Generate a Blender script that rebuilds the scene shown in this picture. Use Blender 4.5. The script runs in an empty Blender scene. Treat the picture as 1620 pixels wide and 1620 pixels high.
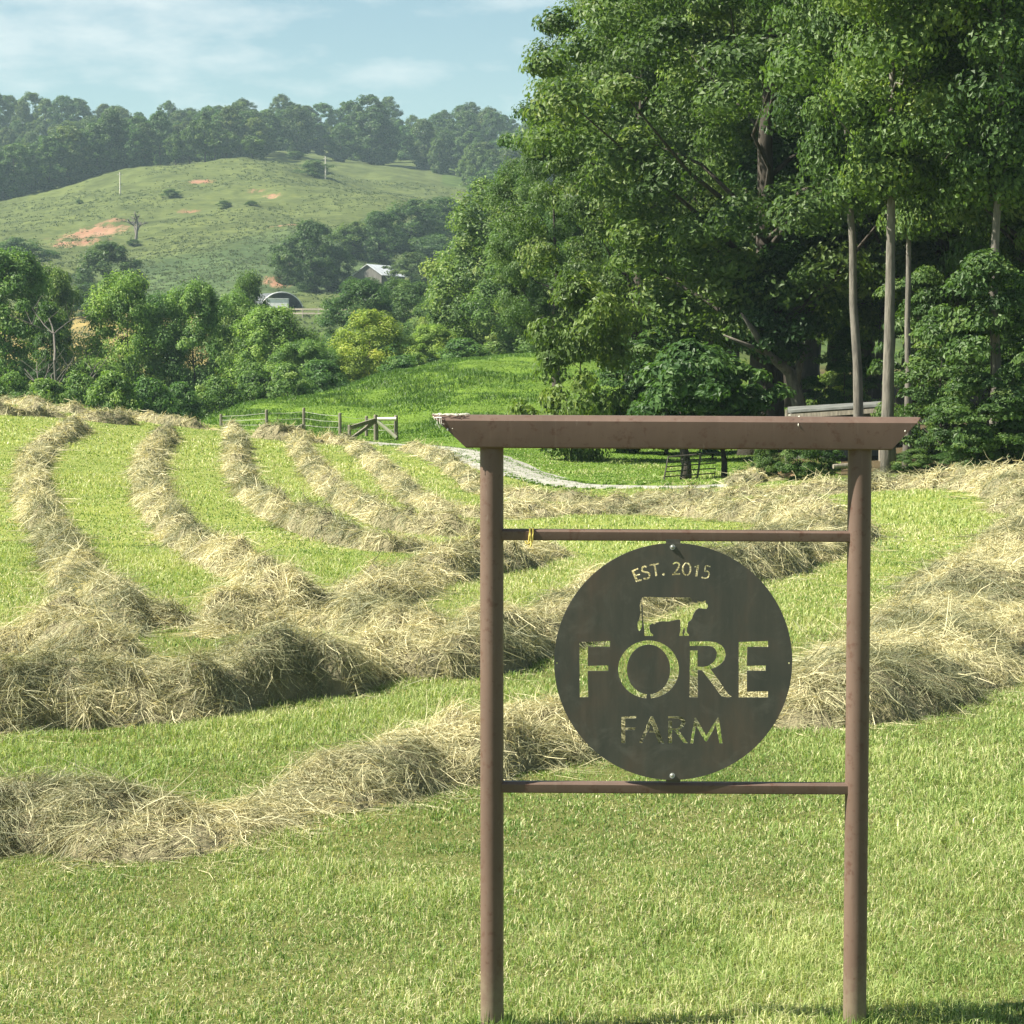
import bpy, bmesh, math, random
import numpy as np
from mathutils import Vector
R = math.radians
sc = bpy.context.scene
col = sc.collection
rng = np.random.default_rng(11)
random.seed(11)

# ------------------------------------------------------------------ camera, sky, sun, exposure
F = 3654.0            # focal length in pixels of the 1620 px photograph
PITCH = R(3.5)
ZC = 2.44
cam_d = bpy.data.cameras.new('camera')
cam_d.sensor_width = 36.0
cam_d.lens = 36.0 * F / 1620.0
cam_d.clip_start = 0.1
cam_d.clip_end = 9000
cam = bpy.data.objects.new('camera', cam_d)
cam.location = (0, 0, ZC)
cam.rotation_euler = (R(90) - PITCH, 0, 0)
col.objects.link(cam)
sc.camera = cam

SUN_EL, SUN_AZ = R(46), R(9)      # sun stands to the left, a little on the camera's side
sun_to = Vector((-math.cos(SUN_AZ) * math.cos(SUN_EL), -math.sin(SUN_AZ) * math.cos(SUN_EL), math.sin(SUN_EL)))
sd = bpy.data.lights.new('sun', 'SUN')
sd.energy = 5.0
sd.angle = R(0.53)
sd.color = (1.0, 0.93, 0.80)
so = bpy.data.objects.new('sun', sd)
so.rotation_euler = sun_to.to_track_quat('Z', 'Y').to_euler()
so.location = (-30, -5, 40)
col.objects.link(so)

w = bpy.data.worlds.new('World'); sc.world = w; w.use_nodes = True
nt = w.node_tree
for n in list(nt.nodes): nt.nodes.remove(n)
wo = nt.nodes.new('ShaderNodeOutputWorld'); bg = nt.nodes.new('ShaderNodeBackground')
sky = nt.nodes.new('ShaderNodeTexSky'); sky.sky_type = 'NISHITA'; sky.sun_disc = False
sky.sun_elevation = SUN_EL; sky.sun_rotation = math.atan2(sun_to.x, sun_to.y)
sky.air_density = 1.0; sky.dust_density = 0.6; sky.ozone_density = 1.6
bg.inputs['Strength'].default_value = 0.049
tcn = nt.nodes.new('ShaderNodeTexCoord')
mp = nt.nodes.new('ShaderNodeMapping'); mp.inputs['Scale'].default_value = (15, 15, 44)
mp.inputs['Location'].default_value = (1.3, 0.0, 0.55)
nz = nt.nodes.new('ShaderNodeTexNoise'); nz.inputs['Scale'].default_value = 1.0; nz.inputs['Detail'].default_value = 7; nz.inputs['Roughness'].default_value = 0.55
rp = nt.nodes.new('ShaderNodeValToRGB'); rp.color_ramp.elements[0].position = 0.47; rp.color_ramp.elements[1].position = 0.72
rp.color_ramp.elements[0].color = (0, 0, 0, 1); rp.color_ramp.elements[1].color = (.62, .62, .62, 1)
tint = nt.nodes.new('ShaderNodeMix'); tint.data_type = 'RGBA'; tint.blend_type = 'MULTIPLY'; tint.inputs['Factor'].default_value = 1.0
tint.inputs['B'].default_value = (0.88, 0.94, 0.83, 1)
mixc = nt.nodes.new('ShaderNodeMix'); mixc.data_type = 'RGBA'; mixc.inputs['B'].default_value = (6.6, 6.9, 6.8, 1)
L = nt.links.new
L(tcn.outputs['Generated'], mp.inputs['Vector']); L(mp.outputs[0], nz.inputs['Vector']); L(nz.outputs[0], rp.inputs[0])
L(sky.outputs[0], tint.inputs['A']); L(tint.outputs['Result'], mixc.inputs['A']); L(rp.outputs[0], mixc.inputs['Factor'])
L(mixc.outputs['Result'], bg.inputs['Color']); L(bg.outputs[0], wo.inputs['Surface'])

sc.view_settings.view_transform = 'Standard'
sc.view_settings.look = 'None'
sc.view_settings.gamma = 1.0
sc.view_settings.exposure = 1.62
sc.render.engine = 'CYCLES'
sc.cycles.max_bounces = 5
sc.cycles.diffuse_bounces = 3
sc.cycles.glossy_bounces = 2
sc.cycles.transmission_bounces = 4
sc.cycles.transparent_max_bounces = 4
sc.cycles.volume_bounces = 0
sc.cycles.use_denoising = True

# ------------------------------------------------------------------ helpers
def hash2(ix, iy, s):
    n = (ix * 374761393 + iy * 668265263 + s * 974634777) & 0xffffffff
    n = ((n ^ (n >> 13)) * 1274126177) & 0xffffffff
    return ((n ^ (n >> 16)) & 0xffff) / 65535.0

def vnoise(x, y, s=0):
    x = np.asarray(x, float); y = np.asarray(y, float)
    ix = np.floor(x).astype(np.int64); iy = np.floor(y).astype(np.int64)
    fx = x - ix; fy = y - iy
    fx = fx * fx * (3 - 2 * fx); fy = fy * fy * (3 - 2 * fy)
    a = hash2(ix, iy, s); b = hash2(ix + 1, iy, s); c = hash2(ix, iy + 1, s); d = hash2(ix + 1, iy + 1, s)
    return (a * (1 - fx) + b * fx) * (1 - fy) + (c * (1 - fx) + d * fx) * fy

def fbm(x, y, s=0, o=3):
    t = 0; a = 0.5; q = 0
    for k in range(o):
        t = t + a * vnoise(np.asarray(x) * 2 ** k, np.asarray(y) * 2 ** k, s + 7 * k); q += a; a *= 0.5
    return t / q

def sstep(a, b, x):
    t = np.clip((np.asarray(x, float) - a) / (b - a), 0, 1)
    return t * t * (3 - 2 * t)

def pchip(xs, ys, xq):
    xs = np.array(xs, float); ys = np.array(ys, float); h = np.diff(xs); d = np.diff(ys) / h
    m = np.zeros(len(xs)); m[0] = d[0]; m[-1] = d[-1]
    for k in range(1, len(xs) - 1):
        if d[k - 1] * d[k] > 0:
            w1 = 2 * h[k] + h[k - 1]; w2 = h[k] + 2 * h[k - 1]
            m[k] = (w1 + w2) / (w1 / d[k - 1] + w2 / d[k])
    i = np.clip(np.searchsorted(xs, xq) - 1, 0, len(xs) - 2)
    t = np.clip((xq - xs[i]) / h[i], 0, 1)
    return ((1 + 2 * t) * (1 - t) ** 2 * ys[i] + t * (1 - t) ** 2 * h[i] * m[i] + t * t * (3 - 2 * t) * ys[i + 1] + t * t * (t - 1) * h[i] * m[i + 1])

def mesh_np(name, verts, faces, mats, var=None, smooth=False, midx=None, cols=None):
    """faces: list of int arrays (n,k)"""
    me = bpy.data.meshes.new(name)
    verts = np.ascontiguousarray(verts, dtype=np.float32)
    me.vertices.add(len(verts)); me.vertices.foreach_set('co', verts.ravel())
    lv = np.concatenate([f.ravel() for f in faces]).astype(np.int32)
    tot = np.concatenate([np.full(len(f), f.shape[1], np.int32) for f in faces])
    st = np.concatenate([[0], np.cumsum(tot)[:-1]]).astype(np.int32)
    me.loops.add(len(lv)); me.loops.foreach_set('vertex_index', lv)
    me.polygons.add(len(tot)); me.polygons.foreach_set('loop_start', st); me.polygons.foreach_set('loop_total', tot)
    if midx is not None: me.polygons.foreach_set('material_index', np.asarray(midx, np.int32))
    me.polygons.foreach_set('use_smooth', np.full(len(tot), smooth, bool))
    if var is not None:
        a = me.attributes.new('var', 'FLOAT', 'POINT'); a.data.foreach_set('value', np.asarray(var, np.float32))
    if cols is not None:
        for k, c in cols.items():
            if c.ndim == 1:
                a = me.attributes.new(k, 'FLOAT', 'POINT'); a.data.foreach_set('value', np.asarray(c, np.float32))
            else:
                a = me.attributes.new(k, 'FLOAT_COLOR', 'POINT'); a.data.foreach_set('color', np.c_[c, np.ones(len(c))].astype(np.float32).ravel())
    for m in (mats if isinstance(mats, (list, tuple)) else [mats]): me.materials.append(m)
    me.update(calc_edges=True)
    return me

def link(name, me, parent=None):
    o = bpy.data.objects.new(name, me); col.objects.link(o)
    if parent is not None: o.parent = parent
    return o

def empty(name, loc):
    o = bpy.data.objects.new(name, None); o.location = loc; o.empty_display_size = 0.2; col.objects.link(o); return o

def tag(o, label=None, cat=None, group=None, kind=None):
    if label: o['label'] = label
    if cat: o['category'] = cat
    if group: o['group'] = group
    if kind: o['kind'] = kind
    return o

def copy_tree(o, parent=None):
    c = o.copy(); col.objects.link(c)
    if parent is not None: c.parent = parent
    for ch in o.children: copy_tree(ch, c)
    return c

class MB:
    """collects boxes, tubes and polygons for one mesh"""
    def __init__(s): s.v = []; s.f = {}; s.n = 0
    def add(s, v, fs):
        for f in fs:
            f = np.asarray(f)
            s.f.setdefault(f.shape[1], []).append(f + s.n)
        s.v.append(np.asarray(v, float)); s.n += len(v)
    def tube(s, pts, rad, n=8, cap=True):
        pts = np.asarray(pts, float); m = len(pts)
        rad = np.full(m, rad) if np.isscalar(rad) else np.asarray(rad, float)
        t = np.gradient(pts, axis=0); t /= np.linalg.norm(t, axis=1)[:, None] + 1e-9
        ref = np.array([0, 0, 1.0]) if abs(t[:, 2]).mean() < 0.8 else np.array([1.0, 0, 0])
        a = np.cross(t, ref); a /= np.linalg.norm(a, axis=1)[:, None] + 1e-9
        b = np.cross(t, a)
        an = np.linspace(0, 2 * np.pi, n, endpoint=False)
        v = pts[:, None] + rad[:, None, None] * (np.cos(an)[None, :, None] * a[:, None] + np.sin(an)[None, :, None] * b[:, None])
        i = np.arange(m - 1)[:, None] * n + np.arange(n)[None]
        j = np.arange(m - 1)[:, None] * n + (np.arange(n)[None] + 1) % n
        f = np.stack([i, j, j + n, i + n], -1).reshape(-1, 4)
        fs = [f]
        if cap: fs.append(np.arange(n)[None, ::-1]); fs.append((np.arange(n) + (m - 1) * n)[None])
        s.add(v.reshape(-1, 3), fs)
    def hexa(s, v8):     # bottom 4 ccw, top 4 ccw
        s.add(v8, [np.array([[3, 2, 1, 0], [4, 5, 6, 7], [0, 1, 5, 4], [1, 2, 6, 5], [2, 3, 7, 6], [3, 0, 4, 7]])])
    def box(s, c, d, yaw=0.0):
        x, y, z = [q / 2 for q in d]
        v = np.array([(-x, -y, -z), (x, -y, -z), (x, y, -z), (-x, y, -z), (-x, -y, z), (x, -y, z), (x, y, z), (-x, y, z)])
        cs, sn = math.cos(yaw), math.sin(yaw)
        v = np.c_[v[:, 0] * cs - v[:, 1] * sn, v[:, 0] * sn + v[:, 1] * cs, v[:, 2]] + np.array(c)
        s.hexa(v)
    def beam(s, a, b, wd, ht):
        a = np.array(a, float); b = np.array(b, float); t = b - a; t /= np.linalg.norm(t)
        up = np.array([0, 0, 1.0]) if abs(t[2]) < .9 else np.array([0, 1.0, 0])
        sd_ = np.cross(t, up); sd_ /= np.linalg.norm(sd_); u = np.cross(sd_, t)
        q = [(-1, -1), (1, -1), (1, 1), (-1, 1)]
        v = [a + sd_ * i * wd / 2 + u * j * ht / 2 for i, j in q] + [b + sd_ * i * wd / 2 + u * j * ht / 2 for i, j in q]
        s.hexa(v)
    def build(s, name, mat, parent=None, off=(0, 0, 0), smooth=False):
        me = mesh_np(name, np.concatenate(s.v) - np.array(off), [np.concatenate(s.f[k]) for k in s.f], mat, smooth=smooth)
        return link(name, me, parent)

def smooth_angle(o, ang=40):
    me = o.data
    me.polygons.foreach_set('use_smooth', np.ones(len(me.polygons), bool))
    if hasattr(me, 'set_sharp_from_angle'): me.set_sharp_from_angle(angle=R(ang))

# ------------------------------------------------------------------ pixel -> ray
cP, sP = math.cos(PITCH), math.sin(PITCH)
def ray(px, py):
    a = (px - 810) / F; b = (810 - py) / F
    return np.array([a, cP + b * sP, -sP + b * cP])
def at_plane(px, py, Y):
    d = ray(px, py); t = Y / d[1]; return np.array([0, 0, ZC]) + d * t
def z_of(py, Y):        # height seen at row py at distance Y
    return ZC + Y * np.tan(np.arctan((810 - np.asarray(py, float)) / F) - PITCH)

# ------------------------------------------------------------------ terrain function
TAIL = [(1000, None)]
cols_t = {
 -400: [(24, 925), (40, 765), (60, 660), (82, 622), (95, 640), (130, 690), (170, 690), (260, 600), (380, 505), (450, 445), (560, 390), (640, 360), (690, 348), (720, 345), (850, 280), (1000, 225)],
 0:    [(24, 935), (40, 774), (60, 668), (82, 630), (95, 645), (130, 695), (170, 690), (260, 600), (380, 505), (450, 440), (560, 375), (640, 335), (690, 318), (720, 316), (850, 266), (1000, 215)],
 200:  [(24, 942), (40, 782), (60, 688), (76, 656), (90, 672), (130, 715), (170, 700), (260, 600), (380, 500), (450, 440), (560, 360), (640, 300), (690, 272), (708, 268), (730, 270), (850, 256), (1000, 225)],
 420:  [(24, 945), (40, 793), (60, 708), (72, 684), (82, 688), (90, 684), (104, 654), (114, 636), (140, 684), (170, 684), (260, 592), (380, 500), (450, 430), (560, 340), (640, 285), (688, 256), (704, 253), (724, 256), (800, 247), (900, 234), (1000, 215)],
 600:  [(24, 946), (40, 801), (60, 723), (70, 702), (82, 697), (90, 688), (105, 650), (120, 608), (128, 594), (150, 645), (180, 650), (260, 570), (380, 488), (470, 420), (560, 345), (620, 306), (640, 308), (720, 286), (780, 268), (800, 266), (900, 250), (1000, 215)],
 760:  [(24, 946), (40, 806), (55, 742), (62, 722), (75, 703), (85, 688), (105, 636), (120, 588), (135, 566), (155, 610), (200, 600), (300, 540), (420, 470), (560, 380), (660, 330), (760, 297), (800, 290), (1000, 240)],
 900:  [(24, 946), (40, 808), (50, 768), (60, 745), (75, 708), (90, 670), (110, 622), (130, 572), (142, 556), (160, 590), (300, 540), (560, 400), (800, 310), (1000, 250)],
 1100: [(24, 946), (40, 806), (50, 768), (60, 746), (75, 712), (100, 652), (130, 590), (160, 560), (300, 520), (560, 420), (1000, 260)],
 1300: [(24, 946), (40, 799), (48, 762), (60, 738), (80, 684), (120, 620), (300, 540), (1000, 300)],
 1620: [(24, 940), (34, 838), (44, 765), (50, 745), (60, 718), (90, 650), (150, 600), (300, 540), (1000, 300)],
 2100: [(24, 935), (34, 830), (44, 758), (50, 738), (60, 712), (90, 645), (150, 600), (300, 540), (1000, 300)],
}
LY = np.linspace(math.log(4), math.log(4500), 420)
px_c = np.array(sorted(cols_t), float)
Zc_ = []
for p in px_c:
    t = cols_t[int(p)]
    ys = [4, 8, 12, 16] + [a for a, b in t]
    zs = [0, 0, 0, 0.0] + [float(z_of(b, a)) for a, b in t]
    zl = zs[-1]
    ys += [1500, 2500, 4600]; zs += [zl * 0.8, zl * 0.7, zl * 0.7]
    Zc_.append(pchip(np.log(ys), zs, LY))
Zc_ = np.array(Zc_)
PXF = np.arange(-400, 2101, 10.0)
ZG = np.stack([pchip(px_c, Zc_[:, k], PXF) for k in range(len(LY))], 1)   # (px, logY)
# soften along px and logY a little so that the ground has no kinks
for _ in range(6):
    q = np.pad(ZG, ((1, 1), (0, 0)), mode='edge'); ZG = (q[:-2] + 2 * q[1:-1] + q[2:]) / 4
def H(X, Y, rough=True):
    X = np.asarray(X, float); Y = np.asarray(Y, float)
    Yc = np.clip(Y, 4.0, 4400)
    px = 810 + F * X / np.maximum(Y, 8)
    fi = np.clip((px + 400) / 10, 0, len(PXF) - 1.001); fj = np.clip((np.log(Yc) - LY[0]) / (LY[1] - LY[0]), 0, len(LY) - 1.001)
    i = fi.astype(int); j = fj.astype(int); a = fi - i; b = fj - j
    z = (ZG[i, j] * (1 - a) + ZG[i + 1, j] * a) * (1 - b) + (ZG[i, j + 1] * (1 - a) + ZG[i + 1, j + 1] * a) * b
    z = z - .11 * (1 - sstep(9.2, 13, Y))
    if rough:
        z = z + (fbm(X * .9, Y * .9, 3, 2) - .5) * 0.05 * sstep(6, 12, Y)
        z = z + (fbm(X * .45, Y * .3, 5, 3) - .5) * 0.5 * sstep(84, 100, Y) + (fbm(X * .06, Y * .04, 9, 4) - .5) * 3.2 * sstep(250, 420, Y)
    return z
def hit(px, py, dz=0.0, y0=7.0, y1=1200.0):
    d = ray(px, py); Y = np.exp(np.linspace(math.log(y0), math.log(y1), 3000))
    X = d[0] / d[1] * Y; Zr = ZC + d[2] / d[1] * Y
    ok = np.nonzero(Zr <= H(X, Y) + dz)[0]
    k = ok[0] if len(ok) else len(Y) - 1
    return np.array([X[k], Y[k], float(H(X[k], Y[k]))])
def ground(px, Y):
    X = (px - 810) / F * Y; return np.array([X, Y, float(H(X, Y))])

# ------------------------------------------------------------------ materials
def mat(name):
    m = bpy.data.materials.new(name); m.use_nodes = True
    t = m.node_tree
    for n in list(t.nodes): t.nodes.remove(n)
    o = t.nodes.new('ShaderNodeOutputMaterial'); b = t.nodes.new('ShaderNodeBsdfPrincipled')
    t.links.new(b.outputs[0], o.inputs['Surface'])
    return m, t, b, o
def node(t, typ, **k):
    n = t.nodes.new(typ)
    for a, v in k.items():
        if a.startswith('_'): setattr(n, a[1:], v)
        else: n.inputs[a.replace('__', ' ')].default_value = v
    return n
def ramp(t, stops, interp='LINEAR'):
    n = t.nodes.new('ShaderNodeValToRGB'); cr = n.color_ramp; cr.interpolation = interp
    while len(cr.elements) > 1: cr.elements.remove(cr.elements[-1])
    for k, (p, c) in enumerate(stops):
        e = cr.elements[0] if k == 0 else cr.elements.new(p)
        e.position = p; e.color = (*c, 1)
    return n
def mixn(t, a, b, fac, blend='MIX'):
    n = t.nodes.new('ShaderNodeMix'); n.data_type = 'RGBA'; n.blend_type = blend
    for s, v in (('A', a), ('B', b), ('Factor', fac)):
        if hasattr(v, 'is_output') or isinstance(v, bpy.types.NodeSocket): t.links.new(v, n.inputs[s])
        elif s == 'Factor': n.inputs[s].default_value = v
        else: n.inputs[s].default_value = (*v, 1)
    return n.outputs['Result']
def noise(t, scale, detail=4, rough=.55, vec=None, dist=0):
    n = t.nodes.new('ShaderNodeTexNoise'); n.inputs['Scale'].default_value = scale; n.inputs['Detail'].default_value = detail
    n.inputs['Roughness'].default_value = rough; n.inputs['Distortion'].default_value = dist
    if vec is not None: t.links.new(vec, n.inputs['Vector'])
    return n.outputs[0]
def objco(t, scale=None):
    c = t.nodes.new('ShaderNodeTexCoord')
    if scale is None: return c.outputs['Object']
    m = t.nodes.new('ShaderNodeMapping'); m.inputs['Scale'].default_value = scale
    t.links.new(c.outputs['Object'], m.inputs['Vector']); return m.outputs[0]
def attr(t, name):
    a = t.nodes.new('ShaderNodeAttribute'); a.attribute_name = name; return a
def bump(t, b, h, strength=.4, dist=.02):
    n = t.nodes.new('ShaderNodeBump'); n.inputs['Strength'].default_value = strength; n.inputs['Distance'].default_value = dist
    t.links.new(h, n.inputs['Height']); t.links.new(n.outputs[0], b.inputs['Normal'])
def leafy(name, stops, trans=.35, rough=.55, tinted=False, spec=.25, tmul=(1.25, 1.35, .6)):
    """thin foliage: reflecting and letting light through; colour runs along the per-leaf attribute"""
    m, t, b, o = mat(name)
    r = ramp(t, stops); t.links.new(attr(t, 'var').outputs['Fac'], r.inputs[0])
    c = r.outputs[0]
    if tinted:
        oi = t.nodes.new('ShaderNodeObjectInfo'); c = mixn(t, c, oi.outputs['Color'], 1.0, 'MULTIPLY')
    t.links.new(c, b.inputs['Base Color']); b.inputs['Roughness'].default_value = rough; b.inputs['Specular IOR Level'].default_value = spec
    tr = t.nodes.new('ShaderNodeBsdfTranslucent')
    t.links.new(mixn(t, c, tmul, 1.0, 'MULTIPLY'), tr.inputs['Color'])
    mx = t.nodes.new('ShaderNodeMixShader'); mx.inputs[0].default_value = trans
    t.links.new(b.outputs[0], mx.inputs[1]); t.links.new(tr.outputs[0], mx.inputs[2]); t.links.new(mx.outputs[0], o.inputs['Surface'])
    return m

LEAF = leafy('tree_leaves', [(0, (.034, .064, .02)), (.45, (.072, .122, .034)), (.8, (.122, .178, .046)), (1, (.18, .22, .07))], .38, .5, True)
GRASS = leafy('grass_blades', [(0, (.07, .135, .032)), (.4, (.175, .265, .07)), (.7, (.31, .375, .13)), (.88, (.46, .46, .23)), (1, (.64, .59, .39))], .3, .5)
PASTURE = leafy('pasture_blades', [(0, (.045, .095, .016)), (.5, (.10, .185, .028)), (1, (.17, .25, .045))], .3, .5)
HAY = leafy('hay_strands', [(0, (.11, .125, .068)), (.3, (.24, .25, .14)), (.65, (.50, .475, .275)), (1, (.80, .735, .46))], .32, .55, spec=.3, tmul=(1.1, 1.0, .7))

m, t, b, o = mat('hay_core')
c = mixn(t, (.10, .095, .05), (.36, .32, .18), noise(t, 14, 6, .7, objco(t)))
t.links.new(c, b.inputs['Base Color']); b.inputs['Roughness'].default_value = .9; bump(t, b, noise(t, 30, 6, .7, objco(t)), .9, .06)
HAYCORE = m

def bark(name, c1, c2, sc_=6):
    m, t, b, o = mat(name)
    n = noise(t, sc_, 6, .65, objco(t, (1, 1, .22)))
    r = ramp(t, [(.3, c1), (.7, c2)]); t.links.new(n, r.inputs[0]); t.links.new(r.outputs[0], b.inputs['Base Color'])
    b.inputs['Roughness'].default_value = .9; bump(t, b, n, .8, .04); return m
BARK = bark('bark_dark', (.022, .018, .013), (.07, .058, .044))
BARKG = bark('bark_grey', (.055, .05, .042), (.19, .175, .145), 9)
DEADW = bark('dead_wood', (.06, .055, .048), (.15, .135, .115), 3)

# ground
m, t, b, o = mat('ground_cover')
co = objco(t)
zc = attr(t, 'zone')
n1 = noise(t, 0.55, 5, .6, co); n2 = noise(t, 9.0, 6, .7, co); n3 = noise(t, .09, 6, .65, co)
c = mixn(t, zc.outputs['Color'], (1.35, 1.2, .9), n1, 'MULTIPLY')
v = ramp(t, [(.25, (.45, .48, .42)), (.5, (.95, .95, .9)), (.78, (1.45, 1.38, 1.25))]); t.links.new(n3, v.inputs[0])
far = attr(t, 'far').outputs['Fac']
c = mixn(t, c, mixn(t, c, v.outputs[0], 1.0, 'MULTIPLY'), far)
v2 = ramp(t, [(.3, (.5, .5, .45)), (.7, (1.4, 1.35, 1.3))]); t.links.new(n2, v2.inputs[0])
c = mixn(t, c, v2.outputs[0], .6, 'MULTIPLY')
mpn = objco(t, (.35, .9, 1.0)); n5 = noise(t, 1.0, 5, .65, mpn)
v4 = ramp(t, [(.3, (.55, .6, .55)), (.65, (1.2, 1.15, 1.1))]); t.links.new(n5, v4.inputs[0])
c = mixn(t, c, mixn(t, c, v4.outputs[0], 1.0, 'MULTIPLY'), far)
# bare clay: real patches of ground with ragged edges
cl = attr(t, 'clay').outputs['Fac']
n4_ = noise(t, .45, 8, .8, objco(t, (1, .22, 1)))
n4m = t.nodes.new('ShaderNodeMath'); n4m.operation = 'MULTIPLY'; n4m.inputs[1].default_value = 2.0; t.links.new(n4_, n4m.inputs[0]); n4 = n4m.outputs[0]
ad = t.nodes.new('ShaderNodeMath'); ad.operation = 'ADD'; t.links.new(cl, ad.inputs[0]); t.links.new(n4, ad.inputs[1])
cr = ramp(t, [(.98, (0, 0, 0)), (1.0, (1, 1, 1))]);
sb = t.nodes.new('ShaderNodeMath'); sb.operation = 'SUBTRACT'; sb.inputs[1].default_value = .12; t.links.new(ad.outputs[0], sb.inputs[0])
rr = t.nodes.new('ShaderNodeMapRange'); rr.inputs[1].default_value = 1.02; rr.inputs[2].default_value = 1.28; t.links.new(sb.outputs[0], rr.inputs[0])
cc = ramp(t, [(.3, (.20, .098, .06)), (.7, (.26, .165, .105))]); t.links.new(noise(t, .12, 4, .6, co), cc.inputs[0])
gt = t.nodes.new('ShaderNodeMapRange'); gt.inputs[1].default_value = .03; gt.inputs[2].default_value = .16; t.links.new(cl, gt.inputs[0])
gm = t.nodes.new('ShaderNodeMath'); gm.operation = 'MULTIPLY'; t.links.new(gt.outputs[0], gm.inputs[0]); t.links.new(rr.outputs[0], gm.inputs[1])
c = mixn(t, c, cc.outputs[0], gm.outputs[0])
t.links.new(c, b.inputs['Base Color']); b.inputs['Roughness'].default_value = .95; b.inputs['Specular IOR Level'].default_value = .1
bump(t, b, n2, .5, .03)
GROUND = m

def simple(name, c1, c2, scale=8, rough=.6, metal=0, stretch=None, bmp=0, spec=.5, lo=.35, hi=.65):
    m, t, b, o = mat(name)
    n = noise(t, scale, 6, .6, objco(t, stretch) if stretch else objco(t))
    r = ramp(t, [(lo, c1), (hi, c2)]); t.links.new(n, r.inputs[0]); t.links.new(r.outputs[0], b.inputs['Base Color'])
    b.inputs['Roughness'].default_value = rough; b.inputs['Metallic'].default_value = metal; b.inputs['Specular IOR Level'].default_value = spec
    if bmp: bump(t, b, n, bmp, .01)
    return m
GRAVEL = simple('gravel', (.15, .155, .125), (.36, .35, .31), 3.5, .95, bmp=.9)
m, t, b, o = mat('brown_paint')
co = objco(t)
r = ramp(t, [(.3, (.092, .061, .046)), (.7, (.128, .086, .065))]); t.links.new(noise(t, 5, 6, .65, objco(t, (1, 1, .3))), r.inputs[0])
r2 = ramp(t, [(.55, (0, 0, 0)), (.66, (1, 1, 1))]); t.links.new(noise(t, 26, 5, .7, co), r2.inputs[0])
c = mixn(t, r.outputs[0], (.085, .046, .032), r2.outputs[0])
r3 = ramp(t, [(.70, (0, 0, 0)), (.76, (1, 1, 1))]); t.links.new(noise(t, 60, 3, .6, objco(t, (1, 1, .25))), r3.inputs[0])
c = mixn(t, c, (.19, .15, .12), mixn(t, (0, 0, 0), r3.outputs[0], .45))
sx = t.nodes.new('ShaderNodeSeparateXYZ'); t.links.new(co, sx.inputs[0])
mr = t.nodes.new('ShaderNodeMapRange'); mr.inputs[1].default_value = .34; mr.inputs[2].default_value = .0; t.links.new(sx.outputs['Z'], mr.inputs[0])
mm = t.nodes.new('ShaderNodeMath'); mm.operation = 'MULTIPLY'; t.links.new(mr.outputs[0], mm.inputs[0]); t.links.new(noise(t, 22, 6, .75, co), mm.inputs[1])
r4 = ramp(t, [(.28, (0, 0, 0)), (.5, (.8, .8, .8))]); t.links.new(mm.outputs[0], r4.inputs[0])
c = mixn(t, c, (.16, .13, .09), r4.outputs[0])
r5 = ramp(t, [(.56, (0, 0, 0)), (.72, (.55, .55, .55))]); t.links.new(noise(t, 9, 8, .75, objco(t, (3.5, 3.5, .35))), r5.inputs[0])
c = mixn(t, c, (.155, .115, .09), r5.outputs[0])
t.links.new(c, b.inputs['Base Color']); b.inputs['Roughness'].default_value = .52; b.inputs['Specular IOR Level'].default_value = .4
bump(t, b, noise(t, 40, 5, .6, co), .12, .004)
PAINT = m
m, t, b, o = mat('weathered_steel')
co = objco(t)
r = ramp(t, [(.3, (.040, .046, .040)), (.5, (.056, .057, .047)), (.7, (.080, .064, .048))]); t.links.new(noise(t, 3.2, 7, .62, objco(t, (1.5, 1, .8)), .5), r.inputs[0])
r2 = ramp(t, [(.35, (.7, .74, .72)), (.65, (1.2, 1.15, 1.1))]); t.links.new(noise(t, 22, 6, .65, objco(t, (1.6, 1, .18))), r2.inputs[0])
c = mixn(t, r.outputs[0], r2.outputs[0], .5, 'MULTIPLY')
r3 = ramp(t, [(.52, (0, 0, 0)), (.75, (.6, .6, .6))]); t.links.new(noise(t, 6, 8, .72, co, 1.0), r3.inputs[0])
c = mixn(t, c, (.12, .12, .10), r3.outputs[0])
t.links.new(c, b.inputs['Base Color']); b.inputs['Roughness'].default_value = .55; b.inputs['Specular IOR Level'].default_value = .45
bump(t, b, noise(t, 30, 5, .6, co), .1, .003)
STEEL = m
BOLT = simple('galvanised_bolt', (.28, .29, .26), (.46, .47, .43), 40, .4, .6)
ROPE = simple('yellow_twine', (.42, .33, .06), (.62, .52, .14), 60, .8)
WEB = simple('web_threads', (.62, .60, .52), (.8, .78, .70), 60, .9)
WOODG = simple('weathered_wood', (.11, .10, .075), (.24, .215, .17), 5, .9, stretch=(4, 4, .5), bmp=.5)
WOODP = simple('pale_board', (.62, .57, .44), (.78, .74, .62), 5, .85)
BARNW = simple('barn_boards', (.07, .068, .062), (.16, .155, .14), 1.2, .9, stretch=(6, 6, .4))
TIN = simple('tin_roof', (.50, .52, .54), (.72, .73, .74), 1.5, .45, .2)
TIND = simple('dull_tin_roof', (.07, .075, .07), (.19, .20, .19), 2.5, .7, .1)
TARP = simple('dark_cover', (.045, .055, .06), (.09, .10, .105), 2, .7)
WHITE = simple('white_paint', (.62, .62, .60), (.8, .8, .78), 2, .5)
GATEM = simple('gate_steel', (.035, .033, .028), (.085, .075, .06), 12, .6, .3)
POLE = simple('pole_wood', (.40, .38, .32), (.55, .52, .45), 2, .9)
WIRE = simple('fence_wire', (.25, .25, .23), (.4, .4, .37), 5, .6, .5)

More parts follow.
